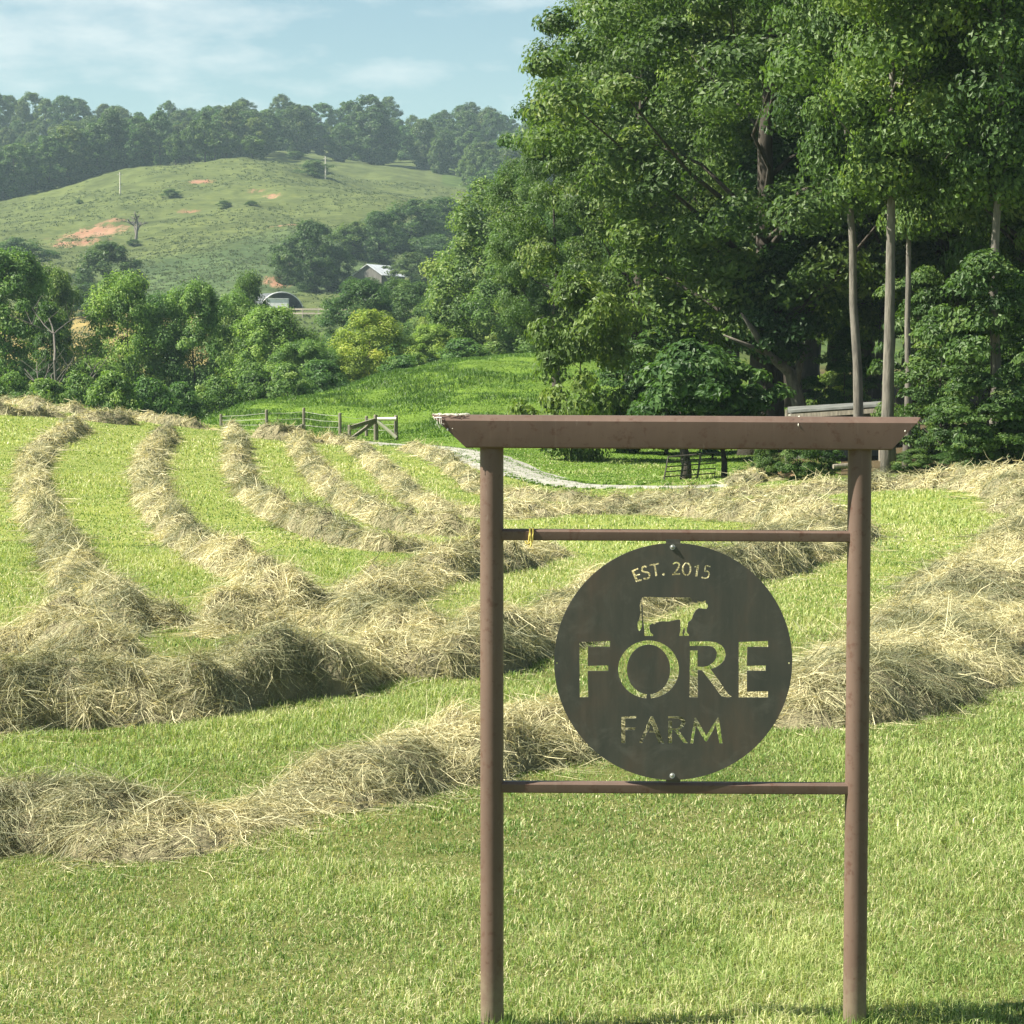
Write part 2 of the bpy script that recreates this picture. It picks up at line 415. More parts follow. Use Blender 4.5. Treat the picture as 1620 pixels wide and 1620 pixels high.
# ------------------------------------------------------------------ ground sheet
uvis = np.linspace((-120 - 810) / F, (1740 - 810) / F, 560)
uL = uvis[0] - np.geomspace(0.01, 2.8, 40)[::-1]; uR = uvis[-1] + np.geomspace(0.01, 2.8, 40)
U = np.concatenate([uL, uvis, uR])
Ys = np.concatenate([np.linspace(-25, 7, 14), np.geomspace(7.6, 90, 170), np.geomspace(90.6, 150, 70)[0:], np.geomspace(153, 380, 60), np.geomspace(383, 760, 170), np.geomspace(770, 4300, 50)])
UU, YY = np.meshgrid(U, Ys)
XX = UU * np.maximum(YY, 8)
ZZ = H(XX, YY)
PXG = 810 + F * UU
FIELD_END = pchip([-400, 0, 200, 420, 600, 760, 900, 1100, 1300, 1620, 2100], [84, 84, 78, 73, 68, 58, 49, 49, 47, 48, 48], np.clip(PXG, -400, 2100))
z_field = np.array([.15, .195, .055]); z_past = np.array([.085, .155, .026]); z_val = np.array([.05, .085, .025])
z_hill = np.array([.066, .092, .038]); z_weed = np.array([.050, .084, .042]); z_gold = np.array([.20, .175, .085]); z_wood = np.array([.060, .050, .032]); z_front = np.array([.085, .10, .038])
Cz = np.zeros(XX.shape + (3,)) + z_field
def blend(mask, c):
    global Cz
    Cz = Cz * (1 - mask[..., None]) + c * mask[..., None]
blend(1 - sstep(16, 30, YY), z_front)
blend(sstep(-3, 3, YY - FIELD_END), z_past)
blend(sstep(150, 175, YY), z_val)
blend(sstep(330, 400, YY), z_hill)
wn = fbm(XX * .03, YY * .02, 21, 3)
blend(sstep(.0, .12, (wn - .5) * .5 + .12 - np.abs(YY - 455) / 700 - np.abs(PXG - 400) / 2400) * (YY > 250), z_weed)
blend(sstep(250, 300, YY) * (1 - sstep(370, 400, YY)) * (PXG < 330), z_gold)
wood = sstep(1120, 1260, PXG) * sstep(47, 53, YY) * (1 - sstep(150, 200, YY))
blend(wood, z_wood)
blend(sstep(700, 760, YY) * ((PXG < 240) | (PXG > 700)), z_val)
# bare clay patches (pixel position only used to find the spot on the hillside)
clay = np.zeros(XX.shape)
for (px, py, rx, ry, a) in [(150, 368, 52, 1.6, .52), (180, 348, 22, 1.2, .42), (118, 382, 45, 1.0, .42), (320, 287, 18, .9, .5), (298, 334, 20, 1.0, .42), (405, 302, 16, .8, .38), (430, 312, 14, 1.0, .5), (455, 355, 30, 1.0, .36), (438, 448, 22, 1.4, .6), (545, 262, 20, .8, .36), (790, 488, 60, 2, .4)]:
    h = hit(px, py, y0=160)
    s = rx / F * h[1]
    clay = np.maximum(clay, a * np.exp(-(((XX - h[0]) / s) ** 2 + ((YY - h[1]) / (s * ry * 1.1)) ** 2)))
clay_path = clay
nr, ncn = XX.shape
idx = np.arange(nr * ncn).reshape(nr, ncn)
gf = np.stack([idx[:-1, :-1], idx[:-1, 1:], idx[1:, 1:], idx[1:, :-1]], -1).reshape(-1, 4)
farm = sstep(70, 120, YY)
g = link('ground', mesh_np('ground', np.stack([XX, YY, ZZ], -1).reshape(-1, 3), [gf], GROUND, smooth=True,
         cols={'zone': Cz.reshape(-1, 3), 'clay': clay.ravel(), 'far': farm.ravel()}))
tag(g, 'rolling farmland of mown field, green pasture and bare clay hill', kind='structure')

# ------------------------------------------------------------------ gravel drive
def curve_pts(pts, step):
    """smooth world polyline through ground points, evenly spaced"""
    P = np.array(pts, float); d = np.r_[0, np.cumsum(np.linalg.norm(np.diff(P[:, :2], axis=0), axis=1))]
    n = max(4, int(d[-1] / step)); s = np.linspace(0, d[-1], n)
    return np.stack([pchip(d, P[:, k], s) for k in range(P.shape[1])], 1), s
dp = [hit(px, py)[:2] for px, py in [(560, 700), (640, 705), (720, 714), (790, 735), (835, 753), (880, 765), (960, 771), (1060, 772), (1150, 769)]]
P, s = curve_pts(dp, .5)
tn = np.gradient(P, axis=0); tn /= np.linalg.norm(tn, axis=1)[:, None]; nn = np.c_[-tn[:, 1], tn[:, 0]]
ts = np.linspace(-1, 1, 9); hw = 1.1 + .3 * (fbm(s * .3, s * 0, 4) - .5)
hw = hw * np.interp(s, [0, s[-1] * .65, s[-1]], [1.15, .95, .35])
X = P[:, None, 0] + nn[:, None, 0] * ts[None] * hw[:, None]; Y = P[:, None, 1] + nn[:, None, 1] * ts[None] * hw[:, None]
Z = H(X, Y) + .04 - .045 * np.abs(ts)[None] ** 3
i2 = np.arange(X.size).reshape(X.shape)
me = mesh_np('gravel_drive', np.stack([X, Y, Z], -1).reshape(-1, 3), [np.stack([i2[:-1, :-1], i2[:-1, 1:], i2[1:, 1:], i2[1:, :-1]], -1).reshape(-1, 4)], GRAVEL, smooth=True)
tag(link('gravel_drive', me), 'pale gravel drive curving past the far end of the hay field', kind='structure')
DRIVE = P

# ------------------------------------------------------------------ blades
def blades(name, X, Y, hgt, wid, lean, mat_, var, z0=None, seed=0):
    n = len(X); r = np.random.default_rng(seed)
    Z = H(X, Y) if z0 is None else z0
    a = r.uniform(0, 2 * np.pi, n); th = r.uniform(0, 2 * np.pi, n)
    lx = np.cos(a) * lean * hgt; ly = np.sin(a) * lean * hgt
    wx = np.cos(th) * wid / 2; wy = np.sin(th) * wid / 2
    B = np.stack([X, Y, Z - .01], -1)
    M = B + np.stack([lx * .35, ly * .35, hgt * .6], -1)
    T = B + np.stack([lx, ly, hgt * np.clip(1.08 - .45 * lean, .35, 1.1)], -1)
    W = np.stack([wx, wy, 0 * wx], -1)
    V = np.stack([B - W, B + W, M + W * .85, M - W * .85, T], 1).reshape(-1, 3)
    k = np.arange(n)[:, None] * 5
    return link(name, mesh_np(name, V, [k + np.array([[0, 1, 2, 3]]), k + np.array([[3, 2, 4]])], mat_, var=np.repeat(var, 5)))

def near_drive(X, Y, r=1.2):
    m = np.zeros(len(X), bool)
    for p in DRIVE[::2]: m |= (X - p[0]) ** 2 + (Y - p[1]) ** 2 < r * r
    return m
def scatter(y0, y1, dens, r, pxa=-420, pxb=2040):
    ua, ub = (pxa - 810) / F, (pxb - 810) / F
    n = int((ub - ua) * (y1 ** 2 - y0 ** 2) / 2 * dens)
    Y = np.sqrt(r.uniform(y0 ** 2, y1 ** 2, n)); X = r.uniform(ua, ub, n) * Y
    return X, Y
gx, gy, gh, gw, gl, gv = [], [], [], [], [], []
for (y0, y1, dens, h, wd) in [(7.6, 12, 8200, .052, .0042), (12, 18, 3800, .054, .0060), (18, 30, 1150, .055, .009), (30, 50, 330, .055, .016), (50, 85, 110, .055, .027)]:
    X, Y = scatter(y0, y1, dens, rng)
    px = 810 + F * X / Y
    lim = np.interp(px, [-400, 0, 200, 420, 600, 760, 900, 1100, 1700], [86, 84, 78, 76, 72, 66, 72, 60, 49])
    k = (Y < lim) & ~((px > 1180) & (Y > 49))
    if y1 > 45: k &= ~near_drive(X, Y)
    X, Y = X[k], Y[k]; n = len(X)
    patch = fbm(X * .8, Y * .5, 31, 3); fine = vnoise(X * 5, Y * 5, 33)
    hh = h * (.55 + .75 * fine) * (.7 + .7 * sstep(.4, .7, patch)) * rng.uniform(.6, 1.35, n)
    v = .38 + (patch - .5) * .95 + rng.normal(0, .2, n) + np.interp(Y, [8, 16, 40], [.02, .1, .16])
    dry = rng.random(n) < .05 + .16 * sstep(.5, .72, fbm(X * .5, Y * .35, 37, 3)) + .10 * sstep(.55, .7, vnoise(X * .35 + Y * .9, Y * .07, 39))
    v = np.where(dry, rng.uniform(.86, 1, n), np.clip(v, .02, .8))
    gx.append(X); gy.append(Y); gh.append(hh); gw.append(wd * rng.uniform(.6, 1.3, n)); gl.append(np.abs(rng.normal(.7, .45, n))); gv.append(v)
cat_ = np.concatenate
o = blades('grass', cat_(gx), cat_(gy), cat_(gh), cat_(gw), cat_(gl), GRASS, cat_(gv), seed=2)
tag(o, 'short mown grass covering the hay field around the sign', kind='stuff')
# loose dry cuttings lying on the grass are part of the same cover
X, Y = scatter(7.8, 34, 110, rng)
k = fbm(X * .5, Y * .35, 37, 3) + rng.normal(0, .12, len(X)) > .5
X, Y = X[k], Y[k]; n = len(X)
o = blades('hay_litter', X, Y, rng.uniform(.02, .05, n), np.full(n, .0022) * np.maximum(Y / 12, 1), rng.uniform(1.8, 2.3, n), HAY, rng.uniform(.5, 1, n), z0=H(X, Y) + .024, seed=5)
tag(o, 'loose dry cuttings strewn over the mown grass', kind='stuff')
# pasture behind the fence
X, Y = scatter(74, 150, 70, rng, -400, 1400)
px = 810 + F * X / Y
k = (Y > np.interp(px, [-60, 0, 200, 420, 600, 760, 900, 1100, 1400], [96, 96, 90, 77, 74, 66, 74, 64, 50])) & ~near_drive(X, Y)
X, Y = X[k], Y[k]
X2, Y2 = scatter(50, 76, 130, rng, 740, 1330)
k = ~near_drive(X2, Y2, 1.3) & (Y2 > 51); X2, Y2 = X2[k], Y2[k]
X = np.r_[X, X2]; Y = np.r_[Y, Y2]; n = len(X)
p = fbm(X * .45, Y * .22, 41, 3)
hh = np.where(Y > 84, .06 + .16 * sstep(.42, .72, p), .05) * rng.uniform(.6, 1.3, n)
dq = DRIVE[rng.integers(0, len(DRIVE), 1800)] + rng.normal(0, .14, (1800, 2)); de = DRIVE[rng.integers(0, len(DRIVE), 7000)] + rng.choice([-1, 1], (7000, 1)) * np.array([[.4, 1.05]]) * rng.normal(1, .2, (7000, 1))
X = np.r_[X, dq[:, 0], de[:, 0]]; Y = np.r_[Y, dq[:, 1], de[:, 1]]; p = np.r_[p, np.full(8800, .5)]; hh = np.r_[hh, rng.uniform(.04, .1, 8800)]; n = len(X)
o = blades('pasture_grass', X, Y, hh, np.where(Y > 84, .035, .022) * rng.uniform(.6, 1.4, n), np.abs(rng.normal(.9, .45, n)), PASTURE, np.clip(.5 - (p - .5) * 1.5 + rng.normal(0, .14, n), 0, 1), seed=6)
tag(o, 'longer tufted green grass on the pasture rise behind the fence', kind='stuff')
# weeds on the far hill
X, Y = scatter(300, 720, .55, rng, -380, 800)
p = fbm(X * .03, Y * .025, 51, 3); pq = fbm(X * .15, Y * .1, 53, 2)
k = rng.random(len(X)) < sstep(.4, .62, p) * .45 + .08 * (pq > .6) + .55 * np.exp(-((Y - 455) / 60) ** 2)
X, Y = X[k], Y[k]; n = len(X)
vv = np.repeat(np.clip(.5 + rng.normal(0, .22, n), 0, 1), 6)
X6 = np.repeat(X, 6) + rng.normal(0, .28, n * 6); Y6 = np.repeat(Y, 6) + rng.normal(0, .28, n * 6)
WEED = leafy('hill_weeds', [(0, (.050, .078, .036)), (.5, (.072, .098, .040)), (1, (.10, .12, .048))], .25)
o = blades('hillside_weeds', X6, Y6, rng.uniform(.12, .4, n * 6), rng.uniform(.12, .3, n * 6), np.abs(rng.normal(.5, .3, n * 6)), WEED, vv, seed=8)
tag(o, 'rough weeds and tufts spread over the far hillside', kind='stuff')

# ------------------------------------------------------------------ hay windrows
def windrow(name, label, pix, hw, hh, lump=.7, dens=1.0, seed=0, group='hay windrows on the field', cat='windrow'):
    """pix: (px, py[, width factor, height factor]) points of the visual centre line"""
    r = np.random.default_rng(seed)
    pts = []
    for p in pix:
        wf = p[2] if len(p) > 2 else 1; hf = p[3] if len(p) > 3 else 1
        q = hit(p[0], p[1], dz=hh * hf * .45); pts.append((q[0], q[1], hw * wf, hh * hf))
    P, s = curve_pts(pts, .07 if min(p[1] for p in pts) < 30 else .14)
    tn = np.gradient(P[:, :2], axis=0); tn /= np.linalg.norm(tn, axis=1)[:, None] + 1e-9; nn = np.c_[-tn[:, 1], tn[:, 0]]
    K = 24; ts = np.linspace(-1, 1, K)
    Lt = s[-1]
    endf = sstep(0, .8, s) * sstep(0, .8, Lt - s)
    edge = 1 + 1.15 * (fbm(s * 1.1, s * 0 + 3.3, seed + 1, 4) - .5); edge2 = 1 + 1.15 * (fbm(s * 1.1, s * 0 + 9.3, seed + 2, 4) - .5)
    def surf(si, t):
        """si: float index along P, t in -1..1"""
        i = np.clip(si.astype(int), 0, len(P) - 2); f = si - i
        base = P[i] * (1 - f)[:, None] + P[i + 1] * f[:, None]; nv = nn[i]
        wv = base[:, 2] * np.where(t > 0, edge[i], edge2[i]) * (.35 + .65 * endf[i])
        x = base[:, 0] + nv[:, 0] * t * wv; y = base[:, 1] + nv[:, 1] * t * wv
        prof = np.clip(1 - np.abs(t) ** 2.3, 0, 1) ** .8
        lm = 1 + lump * 3.2 * (fbm(x * 1.35, y * 1.35, seed + 3, 3) - .5)
        fine = (fbm(x * 5.5, y * 5.5, seed + 4, 3) - .5) * np.interp(np.hypot(x, y), [18, 30], [.36, .95])
        z = H(x, y) + base[:, 3] * prof * endf[i] * np.clip(lm + fine * 1.3, .10, 2.2) - .01
        return np.stack([x, y, z], -1)
    SI, TT = np.meshgrid(np.arange(len(P)) * 1.0, ts, indexing='ij')
    SI = np.clip(SI, 0, len(P) - 1.001)
    V = surf(SI.ravel(), TT.ravel()); V[:, 2] -= .025
    g_ = np.arange(len(V)).reshape(len(P), K)
    fc = np.stack([g_[:-1, :-1], g_[:-1, 1:], g_[1:, 1:], g_[1:, :-1]], -1).reshape(-1, 4)
    # strands
    dist = np.linalg.norm(P[:, :2], axis=1)
    dl = np.gradient(s) * P[:, 2] * 2.3
    rho = 3900 * (13 / np.maximum(dist, 12)) ** 1.5 * dens
    pxl = 810 + F * P[:, 0] / np.maximum(P[:, 1], 1)
    rho = np.where((pxl < -200) | (pxl > 1900), rho * .35, rho)
    cnt = r.poisson(np.maximum(rho * dl, 0))
    si = np.repeat(np.arange(len(P)), cnt) + r.random(cnt.sum()); n = len(si)
    si = np.clip(si, 0, len(P) - 1.001)
    t = np.clip(r.uniform(-1, 1, n) + (r.random(n) < .16) * r.normal(0, .6, n), -2.4, 2.4)
    p0 = surf(si, np.clip(t, -1.45, 1.45))
    e = .03
    pa = surf(np.clip(si + .8, 0, len(P) - 1.001), t); pb = surf(si, np.clip(t + .06, -1.5, 1.5))
    ta = pa - p0; tb = pb - p0
    nrm = np.cross(ta, tb); nrm /= np.linalg.norm(nrm, axis=1)[:, None] + 1e-9; nrm *= np.sign(nrm[:, 2:3] + 1e-9)
    d0 = dist[si.astype(int)]
    wsc = np.maximum(d0 / 13, .9) ** .92
    # neighbouring strands comb the same way
    ang = fbm(p0[:, 0] * 2.2, p0[:, 1] * 2.2, seed + 6, 2) * 4 * np.pi + r.normal(0, .75, n)
    ta /= np.linalg.norm(ta, axis=1)[:, None] + 1e-9
    tb = np.cross(nrm, ta)
    dr = ta * np.cos(ang)[:, None] + tb * np.sin(ang)[:, None] + nrm * r.normal(.05, .22, n)[:, None]
    dr /= np.linalg.norm(dr, axis=1)[:, None]
    ln = r.uniform(.08, .30, n) * np.clip(wsc ** .2, 1, 1.2); wd = .0034 * wsc * r.uniform(.6, 1.35, n)
    bend = nrm * r.normal(-.12, .3, n)[:, None] + np.cross(dr, nrm) * r.normal(0, .6, n)[:, None] + np.array([0, 0, -.3])
    pts4 = [p0 + nrm * r.uniform(-.01, .035, n)[:, None] + dr * (ln * q)[:, None] + bend * (ln * q * q)[:, None] for q in (0, .33, .67, 1)]
    sw = np.cross(dr, nrm + r.normal(0, .7, (n, 3))); sw /= np.linalg.norm(sw, axis=1)[:, None] + 1e-9
    sw = sw * (wd / 2)[:, None]
    gz = H(p0[:, 0], p0[:, 1]) + .012
    VS = []
    for q, tw in zip(pts4, (.8, 1, .9, .4)):
        q = q.copy(); q[:, 2] = np.maximum(q[:, 2], gz)
        VS += [q - sw * tw, q + sw * tw]
    VS = np.stack(VS, 1).reshape(-1, 3)
    k = np.arange(n)[:, None] * 8 + len(V)
    fs = np.concatenate([k + np.array([[0, 1, 3, 2]]), k + np.array([[2, 3, 5, 4]]), k + np.array([[4, 5, 7, 6]])])
    green = sstep(.40, .66, fbm(p0[:, 0] * .9, p0[:, 1] * .9, seed + 8, 3))
    var = np.clip(.62 - .42 * green + r.normal(0, .2, n), 0, 1)
    root = pts[len(pts) // 2]
    off = np.array([root[0], root[1], float(H(root[0], root[1]))])
    allv = np.concatenate([V, VS]) - off
    me = mesh_np(name, allv, [np.concatenate([fc, fs])], [HAYCORE, HAY], var=np.r_[np.zeros(len(V)), np.repeat(var, 8)], midx=np.r_[np.zeros(len(fc)), np.ones(len(fs))])
    o = link(name, me); o.location = off
    return tag(o, label, cat, group)
W = windrow
W('hay_windrow', 'nearest straw coloured windrow, passing low behind the sign and round the right field edge',
  [(-520, 1275, 1, 1.0), (-160, 1292, 1, 1.1), (0, 1292, 1, 1.15), (120, 1292, 1, 1.15), (240, 1298, .95, 1), (340, 1300, .8, .6), (450, 1275, .75, .45), (560, 1240, .9, .75), (680, 1200, 1, 1.15), (780, 1165, 1, 1.5), (860, 1155, 1, 1.6), (930, 1160, .9, 1.1), (1010, 1130, .9, .9), (1110, 1110, .9, .9), (1200, 1108, .9, 1.1), (1270, 1112, 1, 1.5), (1340, 1098, 1.2, 1.3), (1420, 1050, 1.7, 1.2), (1510, 985, 2.0, 1.2), (1600, 905, 2.1, 1.2), (1660, 845, 2.0, 1.3), (1665, 800, 1.9, 1.4), (1600, 768, 1.8, 1.4), (1500, 758, 1.8, 1.3), (1400, 764, 1.5, 1.1), (1300, 773, 1.2, 1), (1180, 779, 1, .9), (1060, 786, 1, .8), (960, 790, 1, .6)], .44, .22, lump=.45, seed=100)
W('hay_windrow', 'tallest grey green windrow, crossing behind the left post and doubling back beyond the disc',
  [(-520, 1120, 1, 1), (-160, 1120, 1, 1), (0, 1108, 1, 1), (150, 1105, 1.05, 1), (300, 1088, 1.1, 1.05), (420, 1062, 1.15, 1.15), (540, 1045, 1.1, 1.1), (640, 1032, 1.1, 1.15), (740, 1028, 1, .95), (800, 1010, .95, .8), (870, 988, .95, .75), (960, 955, .9, .7), (1080, 920, .9, .7), (1180, 892, 1, .85), (1260, 866, 1, .8), (1312, 838, 1.2, .7), (1260, 815, 1.2, .8), (1150, 805, 1.3, .8), (1000, 800, 1.2, .7), (880, 803, 1.1, .6), (790, 815, 1, .5)], .54, .36, seed=200)
W('hay_windrow', 'short pale windrow above the tallest one, ending just right of the left post',
  [(560, 950, 1, 1), (640, 918, 1, 1), (700, 903, 1, 1), (760, 892, 1, .9), (820, 880, 1, .8), (868, 868, .8, .5)], .42, .27, seed=300)
W('hay_windrow', 'leftmost of the curved windrows, bending left before it runs down to the big heaps',
  [(128, 672), (95, 688), (62, 712), (50, 745), (58, 790), (80, 840), (105, 885), (135, 925), (170, 955, 1.1, 1.1), (215, 985, 1.2, 1.2)], .28, .235, seed=400)
W('hay_windrow', 'second curved windrow from the left, running down into the big pile of hay',
  [(268, 684), (250, 702), (234, 735), (238, 775), (262, 815), (300, 850), (350, 880), (405, 905, 1.1, 1), (450, 930, 1.2, 1.2)], .28, .235, seed=500)
W('hay_windrow', 'third curved windrow from the left, sweeping right in a long bow',
  [(366, 678), (374, 700), (376, 735), (392, 770), (430, 805), (490, 832), (560, 852), (625, 862), (690, 855)], .27, .215, seed=600)
W('hay_windrow', 'fourth curved windrow from the left, ending in loose hay at the left sign post',
  [(466, 695), (482, 718), (506, 750), (540, 785), (590, 812), (650, 830), (720, 838), (790, 838)], .27, .215, seed=700)
W('hay_windrow', 'fifth curved windrow from the left, starting below the wooden fence brace',
  [(560, 706), (590, 728), (622, 758), (655, 785), (700, 802), (760, 808), (820, 804)], .27, .205, seed=800)
W('hay_windrow', 'farthest right curved windrow, beside the gravel drive',
  [(640, 707), (690, 722), (725, 745), (755, 768), (800, 782), (880, 786), (980, 788)], .25, .19, seed=900)
W('hay_windrow', 'thin windrow along the left skyline of the field, nearest the trees',
  [(-380, 632), (-60, 633), (0, 634), (60, 641), (130, 651), (200, 659), (270, 668), (340, 676)], .34, .22, seed=1000)
W('hay_windrow', 'thin windrow just below the skyline one, at the far left of the field',
  [(-380, 655), (-60, 650), (0, 651), (80, 655), (150, 662), (220, 667)], .32, .2, seed=1100)
W('hay_windrow', 'flat windrow lying crosswise at the far field edge below the wooden fence',
  [(400, 684), (450, 690), (510, 694), (560, 700)], .6, .3, seed=1150)
pg = 'hay heaps between the windrows'
W('hay_heap', 'dark grey green hay heap at the left edge above the tallest windrow', [(-80, 1010), (0, 1004), (80, 1000), (150, 1015), (190, 1035)], .42, .34, seed=1200, group=pg, cat='hay heap')
W('hay_heap', 'small pointed hay heap left of the big pile', [(190, 975), (240, 966), (285, 968), (310, 975)], .32, .30, seed=1300, group=pg, cat='hay heap')
W('hay_heap', 'big pale pile of hay in the middle left where windrows meet', [(330, 985), (390, 965, 1.2, 1.1), (450, 955, 1.4, 1.2), (540, 965, 1.3, 1.0), (620, 985, 1.2, .9), (700, 1010)], .46, .30, seed=1400, group=pg, cat='hay heap')

# ------------------------------------------------------------------ the sign
YS = 8.8
base_l = at_plane(778.5, 1612, YS); base_r = at_plane(1352, 1606, YS)
cx = (base_l[0] + base_r[0]) / 2
SO = np.array([cx, YS, 0.0])
sign = empty('farm_sign', SO)
tag(sign, 'brown painted steel farm sign frame holding a cut out round steel plate', 'sign')
PR = 18.6 / F * YS * 1.0
for b_, top in ((base_l, 708), (base_r, 711)):
    zt = at_plane(810, top, YS)[2] + .004
    zs = np.r_[-.4, np.linspace(0, zt, 24)]
    mb = MB(); mb.tube(np.c_[np.full(len(zs), b_[0]), np.full(len(zs), YS), zs], PR, 40)
    o = mb.build('post', PAINT, sign, SO); smooth_angle(o)
def sweep_x(name, prof, xl, xr, parent, off, mat_, slope=0.0, segs=24):
    """prof: (y,z) loop; xl/xr functions of z; bar along X, sloping a touch"""
    prof = np.array(prof); n = len(prof)
    fr = np.linspace(0, 1, segs)
    V = []
    for f in fr:
        x = np.array([xl(z) for z in prof[:, 1]]) * (1 - f) + np.array([xr(z) for z in prof[:, 1]]) * f
        V.append(np.c_[x, prof[:, 0], prof[:, 1] + slope * (x - off[0])])
    V = np.concatenate(V)
    i = np.arange(segs - 1)[:, None] * n + np.arange(n)[None]; j = np.arange(segs - 1)[:, None] * n + (np.arange(n)[None] + 1) % n
    fs = [np.stack([i, j, j + n, i + n], -1).reshape(-1, 4), np.arange(n)[None, ::-1], (np.arange(n) + (segs - 1) * n)[None]]
    o = link(name, mesh_np(name, V - np.array(off), fs, mat_), parent); smooth_angle(o, 35); return o
def round_rect(y0, y1, z0, z1, rb, rt, k=5, kt=1):
    pts = []
    for (cy, cz, a0, r_) in ((y1 - rb, z0 + rb, -90, rb), (y1 - rt, z1 - rt, 0, rt), (y0 + rt, z1 - rt, 90, rt), (y0 + rb, z0 + rb, 180, rb)):
        kk = kt if a0 in (0, 90) else k
        for q in range(kk + 1):
            a = R(a0 + 90 * q / kk); pts.append((cy + r_ * math.cos(a), cz + r_ * math.sin(a)))
    return pts
zt = at_plane(810, 658, YS)[2]; zb = at_plane(810, 709.5, YS)[2]
xtl, xtr = at_plane(683, 660, YS)[0], at_plane(1454, 662, YS)[0]; xbl, xbr = at_plane(738, 709, YS)[0], at_plane(1406, 711, YS)[0]
fl = lambda z: xbl + (xtl - xbl) * np.clip((z - zb) / (zt - zb), 0, 1)
frr = lambda z: xbr + (xtr - xbr) * np.clip((z - zb) / (zt - zb), 0, 1)
SL = -0.0055
beam = sweep_x('top_beam', round_rect(YS - .060, YS + .060, zb, zt, .006, .021), fl, frr, sign, SO, PAINT, SL)
zmu, zmb = at_plane(810, 838, YS)[2], at_plane(810, 855.5, YS)[2]
xa, xb = base_l[0] + PR * .6, base_r[0] - PR * .6
rail_u = sweep_x('cross_rail', round_rect(YS - .025, YS + .025, zmb, zmu, .004, .009), lambda z: xa, lambda z: xb, sign, SO, PAINT, SL)
zlu, zlb = at_plane(810, 1237, YS)[2], at_plane(810, 1254, YS)[2]
rail_l = sweep_x('cross_rail', round_rect(YS - .025, YS + .025, zlb, zlu, .004, .009), lambda z: xa, lambda z: xb, sign, SO, PAINT, SL)
# droppings on the beam
for (px, py, w_, h_) in [(1265, 659, 3.2, 2.2), (1263, 672, 1.6, 5), (1250, 657, 5, 1.4), (1432, 682, 2.4, 3), (708, 680, 3, 5), (716, 678, 1.8, 1.2)]:
    mb = MB(); q = at_plane(px, py, YS - .0612); s_ = YS / F
    an = np.linspace(0, 2 * np.pi, 9)[:-1]
    ring = np.c_[q[0] + np.cos(an) * w_ * .5 * s_, np.full(8, q[1]), q[2] + np.sin(an) * h_ * .5 * s_]
    if py < 667: ring[:, 1] = YS - .061 + (py < 660) * .012
    mb.add(np.r_[ring, [[q[0], ring[0, 1] - .003, q[2]]]], [np.array([[i, (i + 1) % 8, 8] for i in range(8)])])
    mb.build('bird_dropping', WEB, beam, SO)

# the cut out plate
def C4(p): return (840 + p[0] * .277778, 840 + p[1] * .277778)
def C1(p): return (980 + p[0] * .104938, 850 + p[1] * .104938)
def C2(p): return (960 + p[0] * .123457, 1000 + p[1] * .123457)
def stroke(pts, w_):
    P = np.array(pts, float); d = np.r_[0, np.cumsum(np.linalg.norm(np.diff(P, axis=0), axis=1))]
    s_ = np.linspace(0, d[-1], 5 * len(P)); Q = np.stack([pchip(d, P[:, 0], s_), pchip(d, P[:, 1], s_)], 1)
    t_ = np.gradient(Q, axis=0); t_ /= np.linalg.norm(t_, axis=1)[:, None]; n_ = np.c_[-t_[:, 1], t_[:, 0]]
    return [tuple(q) for q in np.r_[Q + n_ * w_ / 2, (Q - n_ * w_ / 2)[::-1]]]
def ringgap(cx_, cy_, ro, ri, a0, gap, n=56):
    a = np.linspace(a0 + gap, a0 + 2 * np.pi - gap, n)
    o_ = np.c_[cx_ + ro[0] * np.cos(a), cy_ + ro[1] * np.sin(a)]; i_ = np.c_[cx_ + ri[0] * np.cos(a), cy_ + ri[1] * np.sin(a)][::-1]
    return [tuple(q) for q in np.r_[o_, i_]]
RB = [(1060, 120), (1320, 118), (1400, 130), (1470, 170), (1510, 225), (1525, 290), (1505, 360), (1460, 410), (1400, 450), (1330, 475), (1450, 640), (1560, 800), (1600, 826), (1560, 836), (1475, 826), (1440, 785), (1350, 660), (1220, 490), (1165, 485), (1167, 836), (1058, 836), (1065, 235), (1163, 235), (1162, 440), (1230, 445), (1300, 432), (1370, 380), (1405, 320), (1410, 260), (1390, 215), (1350, 185), (1290, 176), (1060, 178)]
rs = [(785 + (x - 1060) * 260 / 540, 1078 + (y - 118) * 346 / 718) for x, y in RB]
holes = []
H_ = lambda f, pts: holes.append([f(p) for p in pts])
H_(C4, [(276, 632), (452, 626), (449, 660), (325, 660), (323, 768), (440, 765), (440, 797), (323, 797), (326, 946), (278, 948)])
H_(C2, ringgap(535, 478, (390, 372), (277, 318), np.pi / 2, .075))
H_(C2, RB)
H_(C4, [(1183, 632), (1350, 626), (1350, 660), (1232, 660), (1230, 768), (1337, 765), (1337, 796), (1230, 796), (1230, 915), (1350, 912), (1350, 948), (1183, 948)])
H_(C2, [(185, 1085), (375, 1072), (375, 1105), (237, 1108), (235, 1225), (365, 1222), (360, 1255), (235, 1258), (238, 1424), (185, 1424)])
H_(C2, [(560, 1078), (590, 1078), (736, 1426), (668, 1426), (612, 1290), (540, 1290), (550, 1262), (600, 1262), (568, 1182), (452, 1426), (408, 1426)])
H_(C2, rs)
H_(C2, [(1068, 1426), (1106, 1426), (1142, 1200), (1262, 1400), (1282, 1400), (1400, 1196), (1443, 1426), (1482, 1426), (1436, 1095), (1416, 1095), (1274, 1325), (1144, 1095), (1124, 1095)])
H_(C1, [(182, 500), (275, 462), (284, 482), (218, 511), (244, 568), (303, 545), (312, 565), (252, 590), (280, 643), (335, 628), (341, 654), (248, 674)])
